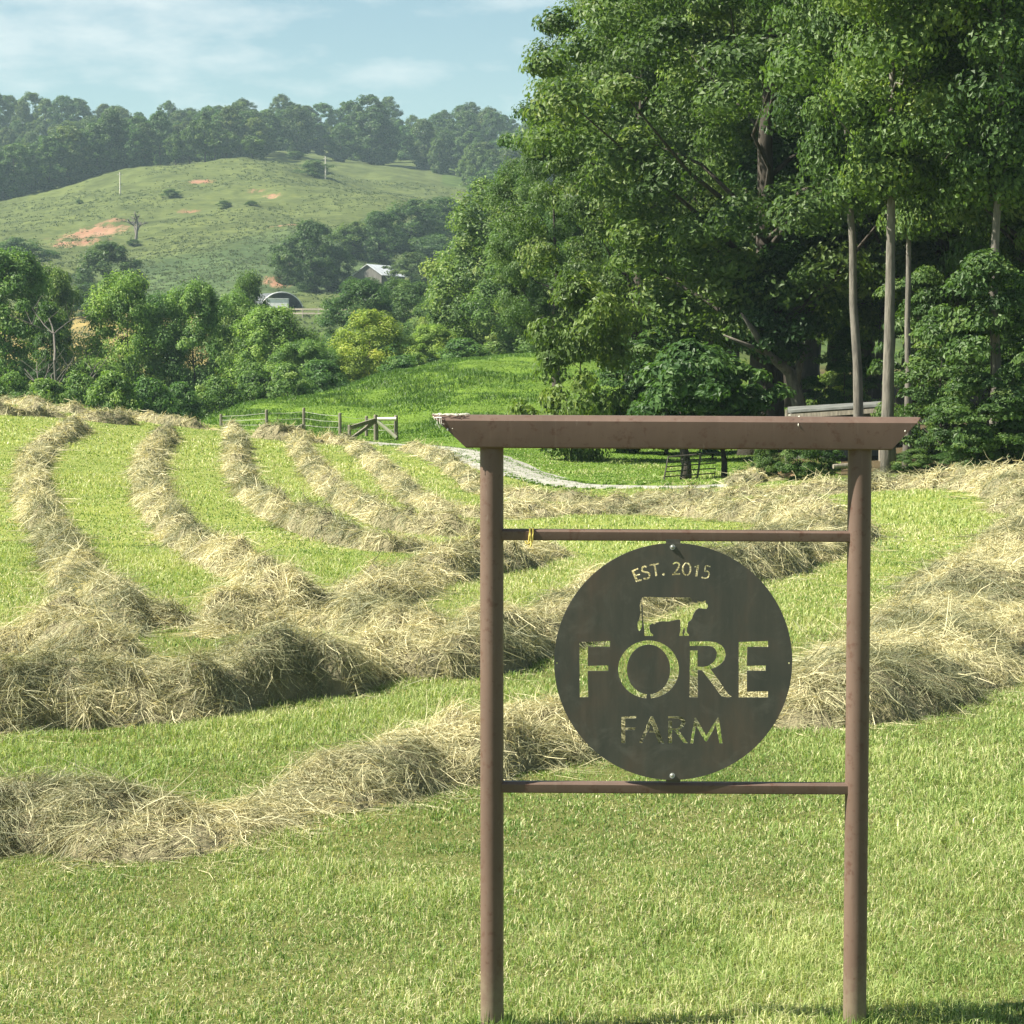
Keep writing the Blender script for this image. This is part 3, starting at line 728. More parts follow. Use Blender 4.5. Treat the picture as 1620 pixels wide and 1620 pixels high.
H_(C1, stroke([(415, 443), (375, 440), (342, 465), (340, 500), (375, 522), (425, 532), (452, 562), (447, 600), (410, 624), (362, 624)], 27))
H_(C1, [(452, 408), (592, 384), (596, 407), (543, 416), (570, 580), (543, 590), (515, 422), (456, 432)])
H_(C1, [(665 + 21 * math.cos(a), 557 + 21 * math.sin(a)) for a in np.linspace(0, 2 * np.pi, 13)[:-1]])
H_(C1, [(800, 398), (830, 374), (870, 368), (902, 385), (915, 415), (900, 465), (870, 508), (840, 540), (915, 540), (915, 566), (795, 572), (795, 555), (845, 500), (878, 455), (888, 418), (880, 398), (862, 391), (838, 396), (812, 416)])
H_(C1, ringgap(1012, 480, (72, 102), (46, 80), np.pi / 2, .10, 36))
H_(C1, [(1128, 432), (1202, 412), (1174, 594), (1142, 589), (1165, 448), (1130, 456)])
H_(C1, stroke([(1372, 440), (1306, 430), (1284, 512), (1325, 515), (1352, 552), (1338, 598), (1292, 616), (1238, 602)], 22))
cow = [(345, 900), (380, 895), (600, 905), (860, 905), (1060, 905), (1085, 932), (1092, 972), (1140, 984), (1180, 984), (1172, 962), (1160, 940), (1178, 944), (1210, 968), (1262, 970), (1290, 950), (1304, 946), (1300, 966), (1296, 985), (1325, 1010), (1335, 1045), (1310, 1078), (1255, 1078), (1200, 1065), (1150, 1100), (1110, 1170), (1090, 1230), (1060, 1265), (1035, 1275), (1030, 1330), (1015, 1380), (1015, 1430), (1050, 1470), (1045, 1486), (980, 1486), (975, 1460), (985, 1430), (976, 1350), (960, 1400), (945, 1440), (965, 1475), (955, 1488), (898, 1486), (905, 1460), (920, 1400), (918, 1240), (850, 1245), (740, 1270), (640, 1265), (560, 1285), (530, 1312), (500, 1300), (455, 1320), (450, 1370), (465, 1430), (510, 1470), (505, 1489), (455, 1487), (445, 1472), (435, 1487), (382, 1489), (375, 1470), (375, 1400), (366, 1310), (352, 1200), (350, 1010), (330, 1010), (333, 1150), (341, 1230), (341, 1310), (326, 1380), (302, 1418), (280, 1390), (270, 1340), (275, 1280), (300, 1220), (315, 1150), (306, 1030), (314, 960)]
H_(C1, cow)
for hx in (881, 1248): holes.append([(hx + 1.5 * math.cos(a), 1049 + 1.5 * math.sin(a)) for a in np.linspace(0, 2 * np.pi, 9)[:-1]])
def w2(p):
    q = at_plane(p[0], p[1], YS - .030); return (q[0] - SO[0], q[2])
dc = w2((1065, 1047)); dr_ = 189.5 / F * (YS - .03)
disc_outline = [(dc[0] + dr_ * math.cos(a), dc[1] + dr_ * math.sin(a)) for a in np.linspace(0, 2 * np.pi, 129)[:-1]]
cu = bpy.data.curves.new('plate_curve', 'CURVE'); cu.dimensions = '2D'; cu.fill_mode = 'BOTH'; cu.extrude = .003
for loop in [disc_outline] + [[w2(p) for p in h] for h in holes]:
    sp = cu.splines.new('POLY'); sp.points.add(len(loop) - 1); sp.use_cyclic_u = True
    for k, p in enumerate(loop): sp.points[k].co = (p[0], p[1], 0, 1)
co_ = bpy.data.objects.new('plate_curve', cu); col.objects.link(co_)
bpy.context.view_layer.update()
me = bpy.data.meshes.new_from_object(co_.evaluated_get(bpy.context.evaluated_depsgraph_get()))
bpy.data.objects.remove(co_)
me.name = 'sign_plate'
vv = np.zeros(len(me.vertices) * 3, np.float32); me.vertices.foreach_get('co', vv); vv = vv.reshape(-1, 3)
me.vertices.foreach_set('co', np.c_[vv[:, 0], vv[:, 2] - .030, vv[:, 1]].astype(np.float32).ravel())
me.materials.clear(); me.materials.append(STEEL); me.update()
plate = link('sign_plate', me, sign); plate['label'] = 'round dark steel plate with cut out cow and lettering'
def dome(mb, px, py, r_, Y):
    q = at_plane(px, py, Y); 
    rings = []
    for k in range(4):
        a = k / 4 * math.pi / 2
        an = np.linspace(0, 2 * np.pi, 13)[:-1]
        rings.append(np.c_[q[0] + np.cos(an) * r_ * math.cos(a), np.full(12, Y - r_ * .6 * math.sin(a)), q[2] + np.sin(an) * r_ * math.cos(a)])
    V = np.concatenate(rings + [np.array([[q[0], Y - r_ * .6, q[2]]])])
    f4 = [[k * 12 + i, k * 12 + (i + 1) % 12, k * 12 + 12 + (i + 1) % 12, k * 12 + 12 + i] for k in range(3) for i in range(12)]
    mb.add(V, [np.array(f4), np.array([[36 + i, 36 + (i + 1) % 12, 48] for i in range(12)])])
for (px, py) in ((1064, 865.5), (1063.5, 1227)):
    mb = MB(); mb.tube([at_plane(px, py, YS - .0332), at_plane(px, py, YS - .0355)], .0105, 20); dome(mb, px, py, .0075, YS - .0355)
    o = mb.build('bolt', BOLT, plate, SO); smooth_angle(o)
for (pa, pb, ya) in ((852, 872, STEEL), (1218, 1235, STEEL)):
    mb = MB(); a = at_plane(1064, pa, YS + .012); b2 = at_plane(1064, pb, YS + .012)
    mb.box((a[0], YS - .0225, (a[2] + b2[2]) / 2), (.055, .008, abs(a[2] - b2[2])))
    mb.build('mounting_tab', ya, sign, SO)
# twine on the upper rail
mb = MB()
q = at_plane(838, 847, YS)
for dx, tw in ((-.004, .006), (.0045, -.004), (.010, .003)):
    zu, zl = zmu + .003 + .001, zmb - .003 + .001
    y0, y1 = YS - .029, YS + .029
    lp = [(q[0] + dx, y0, zl), (q[0] + dx + tw * .5, y0 - .001, (zu + zl) / 2), (q[0] + dx + tw, y0, zu), (q[0] + dx + tw, y1, zu), (q[0] + dx, y1, zl), (q[0] + dx, y0, zl)]
    mb.tube(lp, .0036, 7)
mb.tube([(q[0] + .004, YS - .031, zmb - .002), (q[0] - .006, YS - .036, zmb - .010), (q[0] - .014, YS - .034, zmb - .006), (q[0] - .016, YS - .033, zmb + .002)], .004, 7)
mb.tube([(q[0] + .004, YS - .033, zmb - .002), (q[0] + .006, YS - .038, zmb - .012), (q[0] + .002, YS - .037, zmb - .020)], .0036, 7)
rt = np.array([q[0], YS, zmb]); o = mb.build('tied_twine', ROPE, None, rt); o.location = rt
tag(o, 'yellow twine knotted round the upper rail beside the left post', 'twine')
# web on the left beam tip
mb = MB()
r_ = random.Random(4)
tip = at_plane(686, 658, YS - .062)
zt2 = zt + .0045
for k in range(46):
    a = np.array([tip[0] + r_.uniform(.0, .11) ** 1.0, YS - .058 + r_.uniform(0, .05), zt2 + r_.uniform(-.003, .003)])
    b2 = a + np.array([r_.uniform(-.012, .045), r_.uniform(-.012, .012), r_.uniform(-.002, .003)])
    mb.tube([a, (a + b2) / 2 + np.array([0, 0, .003]), b2], .0014, 5)
for dx in (.012, .022, .028):
    a = np.array([tip[0] + dx, YS - .064, zt2 - .012]); mb.tube([a, a + np.array([.002, -.002, -.02]), a + np.array([.012, .0, -.05 + dx])], .0013, 5)
for k in range(14):
    a = np.array([tip[0] + r_.uniform(-.002, .02), YS - .06 + r_.uniform(-.002, .06), zt2 + r_.uniform(-.016, .002)])
    mb.tube([a, a + np.array([r_.uniform(-.004, .02), r_.uniform(-.01, .01), r_.uniform(-.01, .004)])], .0022, 5)
o = mb.build('spider_web', WEB, None, tip); o.location = tip
tag(o, 'matted white spider web clinging to the left tip of the top beam', 'spider web')
# taller grass round the post feet
X = []; Y = []
for b_ in (base_l, base_r):
    a = rng.uniform(0, 2 * np.pi, 420); rr_ = PR + np.abs(rng.normal(.02, .05, 420)); X.append(b_[0] + np.cos(a) * rr_); Y.append(YS + np.sin(a) * rr_)
X = cat_(X); Y = cat_(Y); n = len(X)
o = blades('tall_grass', X, Y, rng.uniform(.04, .12, n), rng.uniform(.003, .006, n), np.abs(rng.normal(.4, .3, n)), GRASS, np.clip(rng.normal(.35, .18, n), 0, 1), seed=12)
tag(o, 'longer untrimmed grass tufts round the feet of the sign posts', kind='stuff')

# ------------------------------------------------------------------ trees
def crown_geo(r, Rad, z0, z1, clumps, per, leaf, cr=.9, shape=.8, flat=.55, fill=.35, droop=.25, skew=0.0, peak=.45):
    """leaf faces spread through clumps; returns verts, faces, var, clump centres"""
    d = r.normal(0, 1, (clumps, 3)); d /= np.linalg.norm(d, axis=1)[:, None]
    az = np.arctan2(d[:, 1], d[:, 0]); tz = np.clip((d[:, 2] + 1) / 2 + r.normal(0, .05, clumps), .01, .99)
    # radius profile along the height, fullest at 'peak'
    q = np.where(tz < peak, (tz / peak) * .5, .5 + (tz - peak) / (1 - peak) * .5)
    prof = np.sin(np.pi * np.clip(q, .02, .98)) ** shape
    ph = r.uniform(0, 6.28, 5); am = r.uniform(.06, .16, 5); fq = np.array([1, 2, 3, 2, 4]); fz = r.uniform(2, 9, 5)
    lob = 1 + sum(am[k] * np.sin(fq[k] * az + fz[k] * tz * 2 + ph[k]) for k in range(5))
    rad = np.where(r.random(clumps) < fill, r.uniform(.25, .8, clumps), r.uniform(.8, 1.04, clumps))
    C_ = np.stack([np.cos(az) * Rad * prof * lob * rad, np.sin(az) * Rad * prof * lob * rad, z0 + (z1 - z0) * tz], -1)
    C_[:, 0] += skew * tz * Rad
    cs = cr * r.uniform(.55, 1.35, clumps)
    n = clumps * per
    u = r.normal(0, 1, (n, 3)); u /= np.linalg.norm(u, axis=1)[:, None]
    rr_ = r.random(n) ** .45
    ci = np.repeat(np.arange(clumps), per)
    p = C_[ci] + u * (rr_ * cs[ci])[:, None] * np.array([1, 1, flat]) 
    p[:, 2] -= droop * cs[ci] * (u[:, 0] ** 2 + u[:, 1] ** 2) * rr_ ** 2
    out = C_[ci].copy(); out[:, 2] -= (z0 + z1) / 2; out /= np.linalg.norm(out, axis=1)[:, None] + 1e-6
    nrm = u * .95 + out * .35 + np.array([0, 0, .45]) + r.normal(0, .36, (n, 3)); nrm /= np.linalg.norm(nrm, axis=1)[:, None]
    a = np.cross(nrm, r.normal(0, 1, (n, 3))); a /= np.linalg.norm(a, axis=1)[:, None]; b_ = np.cross(nrm, a)
    L_ = (leaf * r.uniform(.6, 1.3, n))[:, None]
    fold = nrm * L_ * .12
    V = np.stack([p - a * L_ * .5, p + b_ * L_ * .3 + fold, p + a * L_ * .5 - np.array([0, 0, .12]) * L_, p - b_ * L_ * .3 + fold], 1).reshape(-1, 3)
    Fc = np.arange(n * 4).reshape(-1, 4)
    cv = r.normal(.48, .19, clumps)
    var = np.clip(cv[ci] + r.normal(0, .14, n), 0, 1)
    return V, Fc, np.repeat(var, 4), C_
def trunk_geo(r, h, rad, C_, step=4, lean=(0, 0), top=.8, k=10, forks=0):
    mb = MB()
    zz = np.linspace(-.4, h * top, 12); wob = np.cumsum(r.normal(0, .12, (12, 2)), axis=0) * rad * 3.2
    x = lean[0] * (zz / h) + wob[:, 0]; y = lean[1] * (zz / h) + wob[:, 1]
    f = np.clip(zz / (h * top), 0, 1); rd = rad * (1 - .92 * f ** .9) * (1 + .5 * np.exp(-np.maximum(zz, 0) / (rad * 2.2)))
    mb.tube(np.c_[x, y, zz], rd, k)
    for c in C_[::step]:
        zb_ = np.clip(c[2] - np.hypot(c[0], c[1]) * r.uniform(.5, .9), h * .14, h * top * .97)
        xb_ = np.interp(zb_, zz, x); yb_ = np.interp(zb_, zz, y); rb_ = np.interp(zb_, zz, rd) * .40
        a = np.array([xb_, yb_, zb_]); d = c - a
        mid = a + d * .5 + np.array([0, 0, -.06 * np.linalg.norm(d)]) + r.normal(0, .05, 3) * np.linalg.norm(d)
        mb.tube([a, a + d * .22 + r.normal(0, .02, 3), mid, c], [rb_, rb_ * .75, rb_ * .5, rb_ * .12], 5, cap=False)
    return mb
def tree(name, base, r, h, trunk_r, Rad, z0, clumps, per, leaf, barkm=None, tintc=(1, 1, 1), lean=(0, 0), step=4, ttop=.8, **kw):
    root = empty(name, base)
    V, Fc, var, C_ = crown_geo(r, Rad, z0, h, clumps, per, leaf, **kw)
    mb = trunk_geo(r, h, trunk_r, C_, step, lean, ttop)
    tr = mb.build('trunk', barkm or BARK, root, smooth=True)
    cr_ = link('crown', mesh_np('crown', V, [Fc], LEAF, var=var), root)
    cr_.color = (*tintc, 1)
    root['h'] = h; root['rad'] = Rad
    return root
def single_tree(name, base, r, h, trunk_r, Rad, z0, clumps, per, leaf, **kw):
    """a far tree as one mesh: trunk and leaves"""
    V, Fc, var, C_ = crown_geo(r, Rad, z0, h, clumps, per, leaf, **kw)
    mb = trunk_geo(r, h, trunk_r, C_, 9, k=6)
    tv = np.concatenate(mb.v); tf = [np.concatenate(mb.f[k]) for k in mb.f]
    fs = [Fc] + [f + len(V) for f in tf]
    mi = np.concatenate([np.zeros(len(Fc))] + [np.ones(len(f)) for f in tf])
    me = mesh_np(name, np.r_[V, tv], fs, [LEAF, BARK], var=np.r_[var, np.zeros(len(tv))], midx=mi)
    return me, h, Rad
def clean(o):
    for k in ('h', 'rad'):
        if k in o: del o[k]
all_trees = []
def put(proto, name, px, Y, top=None, rpx=None, hgt=None, tintc=(1, 1, 1), label='', cat='tree', group=None, rot=None, first=None):
    h0, r0 = proto['h'], proto['rad']
    o = proto if not proto.get('used') else copy_tree(proto)
    if not proto.get('used'): proto['used'] = 1
    q = ground(px, Y)
    hh = hgt if hgt else float(z_of(top, Y)) - q[2]
    sxy = (rpx / F * Y) / r0 if rpx else hh / h0
    o.name = name
    o.location = q; o.scale = (sxy, sxy, hh / h0); o.rotation_euler = (0, 0, random.uniform(0, 6.28) if rot is None else rot)
    for ch in o.children:
        if ch.name.startswith('crown'): ch.color = (*tintc, 1)
    tag(o, label, cat, group); all_trees.append(o)
    return o
def rg(s): return np.random.default_rng(s)
# --- the wood on the right: prototypes with full detail
big = [tree('broadleaf_tree', (0, 0, 0), rg(501 + k), 20, .42, 5.6, 3.2, 270, 410, .175, cr=.98, peak=.42, shape=.75, step=7) for k in range(3)]
tall = [tree('broadleaf_tree', (0, 0, 0), rg(521 + k), 19, .17, 2.9, 6.5, 120, 460, .16, barkm=BARKG, cr=.95, peak=.5, shape=.6, step=3, fill=.4) for k in range(2)]
under = [tree('understory_tree', (0, 0, 0), rg(541 + k), 6.0, .07, 2.0, .5, 85, 170, .17, cr=.62, flat=.28, peak=.45, shape=.55, fill=.5, droop=.35, step=2) for k in range(3)]
bush = [tree('leafy_shrub', (0, 0, 0), rg(561 + k), 3.6, .05, 1.7, .1, 60, 210, .15, cr=.55, peak=.4, shape=.55, step=3) for k in range(2)]
wg = 'trees of the wood on the right'
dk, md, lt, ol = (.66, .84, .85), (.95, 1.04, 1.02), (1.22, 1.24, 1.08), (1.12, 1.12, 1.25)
put(big[0], 'broadleaf_tree', 1196, 70, hgt=21.5, rpx=330, tintc=(.95, 1.0, .95), label='large dark oak in the wood, its thick trunk rising behind the middle of the beam', group=wg, rot=.6)
put(big[1], 'broadleaf_tree', 1015, 84, hgt=18.5, rpx=195, tintc=(1.05, 1.05, 1.05), label='full crowned tree forming the left edge of the wood against the sky', group=wg, rot=2.1)
put(tall[0], 'broadleaf_tree', 1408, 51, hgt=19, rpx=185, tintc=lt, label='tall tree with bare straight pale grey trunk behind the right end of the beam', group=wg, rot=1.0)
put(tall[1], 'broadleaf_tree', 1378, 57, hgt=20, rpx=150, tintc=md, label='tall tree with slightly leaning darker trunk, just left of the pale grey trunk', group=wg, rot=.0).rotation_euler[1] = -.05
put(tall[0], 'broadleaf_tree', 1436, 55, hgt=17, rpx=110, tintc=lt, label='slim tree with thin pale trunk, just right of the pale grey trunk', group=wg, rot=3.0)
put(tall[1], 'broadleaf_tree', 1566, 50, hgt=18, rpx=170, tintc=md, label='tree with thin trunk half hidden in leaves near the right edge of the photo', group=wg, rot=1.7)
put(big[2], 'broadleaf_tree', 1690, 58, hgt=21, rpx=300, tintc=md, label='large tree at the far right edge of the photo, only its left side in view', group=wg, rot=.3)
put(big[1], 'broadleaf_tree', 1335, 76, hgt=22, rpx=230, tintc=lt, label='light green crown high above and behind the leaning trunk', group=wg, rot=4.4)
put(big[0], 'broadleaf_tree', 1500, 72, hgt=21, rpx=250, tintc=md, label='dense tree behind the thin trunked tree on the right', group=wg, rot=5.2)
put(big[2], 'broadleaf_tree', 1120, 92, hgt=23, rpx=210, tintc=ol, label='greyish green crown behind the left edge tree, high in the wood', group=wg, rot=3.3)
put(big[2], 'broadleaf_tree', 882, 101, top=175, rpx=104, tintc=md, label='lower rounded tree at the left front corner of the wood, under the left edge crown', group=wg, rot=1.1)
for i, (px, Y, hg) in enumerate([(1010, 112, 20), (1130, 110, 23), (1240, 100, 22), (1330, 92, 21), (1420, 88, 22), (1500, 98, 23), (1590, 86, 22), (1680, 95, 22), (1280, 118, 23), (1400, 112, 23), (1560, 115, 23), (1790, 62, 21), (1900, 66, 21), (2010, 62, 20), (1840, 80, 22)]):
    put(big[i % 3], 'broadleaf_tree', px, Y, hgt=hg, tintc=(dk, md)[i % 2], label='tree deep in the wood, almost hidden behind the front trees', group='hidden trees deep in the wood')
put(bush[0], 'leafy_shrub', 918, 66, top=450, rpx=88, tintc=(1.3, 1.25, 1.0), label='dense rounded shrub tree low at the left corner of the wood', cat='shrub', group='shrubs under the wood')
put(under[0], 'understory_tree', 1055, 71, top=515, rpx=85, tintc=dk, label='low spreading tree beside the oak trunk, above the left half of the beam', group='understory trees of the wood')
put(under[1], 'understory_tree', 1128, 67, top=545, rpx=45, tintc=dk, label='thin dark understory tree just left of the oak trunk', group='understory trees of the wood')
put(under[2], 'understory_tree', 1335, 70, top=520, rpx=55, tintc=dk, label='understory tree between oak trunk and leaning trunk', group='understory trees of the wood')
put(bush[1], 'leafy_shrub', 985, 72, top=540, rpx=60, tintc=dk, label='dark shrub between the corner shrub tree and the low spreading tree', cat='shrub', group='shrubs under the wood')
for px, Y, tp, rp_, lb in [(1490, 53, 500, 85, 'layered sapling right of the pale trunks, with flat leafy branches'), (1566, 49, 400, 100, 'tall leafy sapling wrapped round the thin trunk on the right'), (1545, 48.6, 590, 70, 'low leafy sapling at the foot of the thin right trunk'), (1620, 51, 440, 90, 'leafy sapling cut by the right edge of the photo'), (1455, 60, 420, 70, 'dark sapling behind the slim pale trunk'), (1610, 49, 640, 45, 'smallest sapling low at the right edge, behind the hay')]:
    put(under[random.randrange(3)], 'understory_tree', px, Y, top=tp, rpx=rp_, tintc=(.8, .92, .9), label=lb, group='understory trees of the wood')
for px, Y, tp, rp_, lb, tc in [(1262, 49.5, 690, 38, 'broad green shrub below the beam, right of the bare clay', md), (1212, 50.5, 694, 24, 'smaller green shrub below the beam, left of the bare clay', md), (1300, 52, 700, 36, 'dark shrub left of the right sign post, below the beam', dk), (1450, 49.5, 712, 34, 'low shrub right of the pale trunk, behind the hay', md), (1500, 49.5, 718, 40, 'low wide shrub behind the hay between pale trunk and thin trunk', dk), (1320, 76, 590, 50, 'shrub tinted bright green as if sunlit, seen through the trunks', (1.7, 1.6, 1.1)), (1172, 52, 742, 14, 'tiny weed shrub right of the leaning gate', md)]:  # the shrub seen through the trunks has sunlight put into its tint
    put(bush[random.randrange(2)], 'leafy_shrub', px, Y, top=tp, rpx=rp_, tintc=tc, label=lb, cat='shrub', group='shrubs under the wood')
# low branch and forked secondary stems beside the oak
q = ground(1265, 69)
mb = MB()
def wp(px, py, Y): return at_plane(px, py, Y)
mb.tube([q + np.array([0, 0, -.3]), wp(1264, 640, 69), wp(1250, 590, 69), wp(1215, 560, 68.5), wp(1190, 520, 68), wp(1172, 495, 68)], [.26, .22, .17, .12, .08, .03], 8)
mb.tube([wp(1215, 560, 68.5), wp(1180, 545, 68.2), wp(1145, 530, 68)], [.09, .06, .025], 6)
mb.tube([wp(1256, 610, 69), wp(1268, 560, 69.3), wp(1262, 500, 69.5), wp(1245, 450, 69.7)], [.16, .12, .08, .03], 7)
root = empty('leaning_tree', q)
mb.build('trunk', BARKG, root, q, smooth=True)
V, Fc, var, C_ = crown_geo(rg(77), 1.6, 2.6, 5.6, 50, 160, .18, cr=.6)
c_ = link('crown', mesh_np('crown', V + np.array([-.6, 0, .3]), [Fc], LEAF, var=var), root); c_.color = (*dk, 1)
tag(root, 'crooked tree with bare forked limbs reaching left, right of the oak trunk', 'tree', wg)
q = ground(1232, 72)
root = empty('leaning_tree', q); mb = MB()
mb.tube([q + np.array([0, 0, -.3]), wp(1230, 600, 72), wp(1226, 500, 72), wp(1215, 380, 72)], [.22, .2, .18, .1], 9); mb.build('trunk', BARK, root, q, smooth=True)
V, Fc, var, C_ = crown_geo(rg(78), 2.0, 5.0, 9.5, 50, 160, .2, cr=.7)
c_ = link('crown', mesh_np('crown', V, [Fc], LEAF, var=var), root); c_.color = (*dk, 1)
tag(root, 'dark straight trunked tree touching the oak trunk on its right', 'tree', wg)

# --- middle distance trees
mid = [tree('broadleaf_tree', (0, 0, 0), rg(601 + k), 13, .2, 3.9, .0, 230, 200, .24, cr=1.0, peak=.36, shape=.4, step=8, fill=.3, flat=.8, droop=.15) for k in range(4)]
slim = tree('broadleaf_tree', (0, 0, 0), rg(621), 12, .15, 1.7, .3, 70, 150, .28, cr=.7, peak=.4, shape=.6, step=5)
vg = 'trees in the hollow behind the hay field'
mids = [
 (10, 150, 404, 72, md, 'leftmost tall tree in the hollow, cut by the left edge of the photo'),
 (84, 170, 428, 46, (1.15, 1.15, 1.05), 'round topped pale green tree second from the left in the hollow'),
 (150, 148, 570, 46, lt, 'low light green tree right of the ivy covered column'),
 (200, 152, 436, 58, lt, 'tall light green pointed tree in the hollow, below the dark round hill tree'),
 (262, 158, 472, 46, dk, 'dark tree between two taller light ones in the hollow'),
 (310, 152, 450, 52, md, 'broad topped tree in the middle of the hollow tree line'),
 (372, 157, 470, 46, md, 'tree right of the broad topped one in the hollow'),
 (396, 188, 434, 30, md, 'small round crown rising above the tree line left of the hoop shelter'),
 (432, 150, 492, 60, lt, 'wide yellow green tree below the hoop shelter'),
 (485, 147, 540, 46, md, 'lower tree right of the wide yellow green one'),
 (535, 160, 548, 40, dk, 'dark tree left of the bright round tree'),
 (586, 150, 494, 50, (1.75, 1.45, 1.0), 'bright yellow green round tree below the barn'),
 (682, 150, 518, 40, (1.7, 1.55, 1.25), 'small bright green tree above the pasture crest'),
 (640, 158, 545, 44, dk, 'dark tree between the two bright green trees'),
 (740, 172, 478, 50, md, 'bushy tree at the right end of the hollow, below the clay bank'),
 (780, 190, 520, 45, ol, 'greyish bushy tree just above the pasture crest near the wood'),
 (572, 225, 447, 54, dk, 'very dark wide tree in front of the barn'),
 (640, 235, 446, 58, (.8, .9, .95), 'dark bluish tree right of the barn front'),
 (700, 215, 468, 48, md, 'tree left of the clay bank, under the second hoop shelter'),
 (800, 158, 290, 92, (1.15, 1.15, 1.15), 'big greyish green tree on the pasture crest left of the wood'),
 (745, 175, 395, 50, (1.1, 1.1, 1.15), 'smaller pale tree leaning on the big pasture crest tree'),
 (862, 150, 330, 85, md, 'tree filling the gap between pasture crest tree and wood'),
 (915, 150, 380, 70, dk, 'dark tree behind the corner shrub of the wood'),
]
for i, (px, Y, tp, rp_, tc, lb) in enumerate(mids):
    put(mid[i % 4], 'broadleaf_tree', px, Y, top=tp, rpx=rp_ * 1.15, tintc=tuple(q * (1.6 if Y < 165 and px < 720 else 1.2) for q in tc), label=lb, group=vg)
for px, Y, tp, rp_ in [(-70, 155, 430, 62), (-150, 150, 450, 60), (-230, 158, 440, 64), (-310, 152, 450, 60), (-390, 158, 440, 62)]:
    put(mid[random.randrange(4)], 'broadleaf_tree', px, Y, top=tp, rpx=rp_ * 1.15, tintc=tuple(q * 1.4 for q in md), label='tree of the hollow standing left of the photographed view', group='hollow trees left of the view')
put(slim, 'ivy_covered_tree', 80, 142, top=482, rpx=27, tintc=dk, label='narrow dark column of ivy standing at the left of the hollow', group=vg)
sg = 'shrubs along the far field edge'
shr = [tree('leafy_shrub', (0, 0, 0), rg(641 + k), 4.5, .07, 2.2, .0, 60, 130, .24, cr=.7, peak=.4, shape=.55, step=4) for k in range(2)]
for i, (px, Y, tp, rp_, tc, lb) in enumerate([
 (20, 124, 590, 40, md, 'first low shrub from the left along the far field edge'), (75, 122, 600, 40, lt, 'light shrub under the ivy column'), (125, 126, 592, 42, md, 'shrub right of the ivy column at the field edge'),
 (180, 124, 590, 44, lt, 'light shrub at the far field edge below the tall pointed tree'), (235, 126, 598, 42, dk, 'dark shrub where the field crest meets the trees'), (285, 131, 606, 34, dk, 'dark shrub left of where the pasture begins'),
 (345, 134, 596, 38, md, 'shrub at the low left end of the pasture crest'), (400, 136, 588, 38, md, 'shrub behind the pasture crest below the wide tree'), (455, 136, 575, 44, md, 'shrub behind the pasture crest left of the bright round tree'),
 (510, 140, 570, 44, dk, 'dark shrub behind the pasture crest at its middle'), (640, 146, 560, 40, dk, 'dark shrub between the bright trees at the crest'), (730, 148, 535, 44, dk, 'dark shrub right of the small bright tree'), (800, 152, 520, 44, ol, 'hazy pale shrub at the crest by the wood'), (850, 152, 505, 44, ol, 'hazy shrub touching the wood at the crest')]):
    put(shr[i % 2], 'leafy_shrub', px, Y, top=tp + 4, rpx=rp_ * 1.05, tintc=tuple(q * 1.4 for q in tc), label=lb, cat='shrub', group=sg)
# rust coloured shrub standing in for bare clay seen through foliage
o = put(shr[0], 'leafy_shrub', 800, 175, top=466, rpx=34, tintc=(5.5, 2.3, 1.6), label='rust coloured shrub standing in for bare clay seen through foliage left of the wood', cat='shrub')

# --- trees on the far hill
far_p = [tree('broadleaf_tree', (0, 0, 0), rg(661 + k), 13, .3, 4.6, .4, 120, 110, .46, cr=1.2, peak=.45, shape=.5, step=9, flat=.8, droop=.12) for k in range(3)]
hg = 'single trees on the far hill'
haze_tint = (.8, .92, 1.0)  # bluish tint, distance haze put into the leaf colour
for i, (px, py, tp, rp_, tc, lb) in enumerate([
 (177, 492, 388, 50, (.7, .8, .85), 'dark round tree alone at the foot of the far hill on the left'), (150, 505, 450, 38, haze_tint, 'lower tree under the dark round hill tree'), (36, 440, 378, 46, haze_tint, 'hazy rounded tree at the left edge on the hill foot'), (2, 430, 385, 36, haze_tint, 'hazy tree cut by the left edge on the hill foot'),
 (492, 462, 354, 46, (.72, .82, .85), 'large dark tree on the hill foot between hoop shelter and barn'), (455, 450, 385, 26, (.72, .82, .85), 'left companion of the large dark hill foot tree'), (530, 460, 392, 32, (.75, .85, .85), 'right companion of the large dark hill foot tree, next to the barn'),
 (600, 415, 338, 44, haze_tint, 'bluish tree on the hill right above the barn'), (650, 400, 318, 50, haze_tint, 'taller bluish tree right of the one above the barn'), (700, 395, 315, 42, haze_tint, 'bluish tree high on the right flank of the hill'), (745, 385, 330, 44, haze_tint, 'bluish tree touching the pasture crest tree'), (690, 430, 372, 46, haze_tint, 'tree right of the barn roof'), (735, 445, 392, 40, haze_tint, 'tree between barn and big pasture crest tree'), (655, 462, 402, 36, (.95, .95, .95), 'greyish tree leaning over the right barn roof'), (560, 410, 352, 34, (1.1, 1.1, 1.0), 'lighter tree just behind the left end of the barn')]):
    q = hit(px, py, y0=160); put(far_p[i % 3], 'broadleaf_tree', px, q[1], top=tp, rpx=rp_, tintc=tc, label=lb, group=hg)
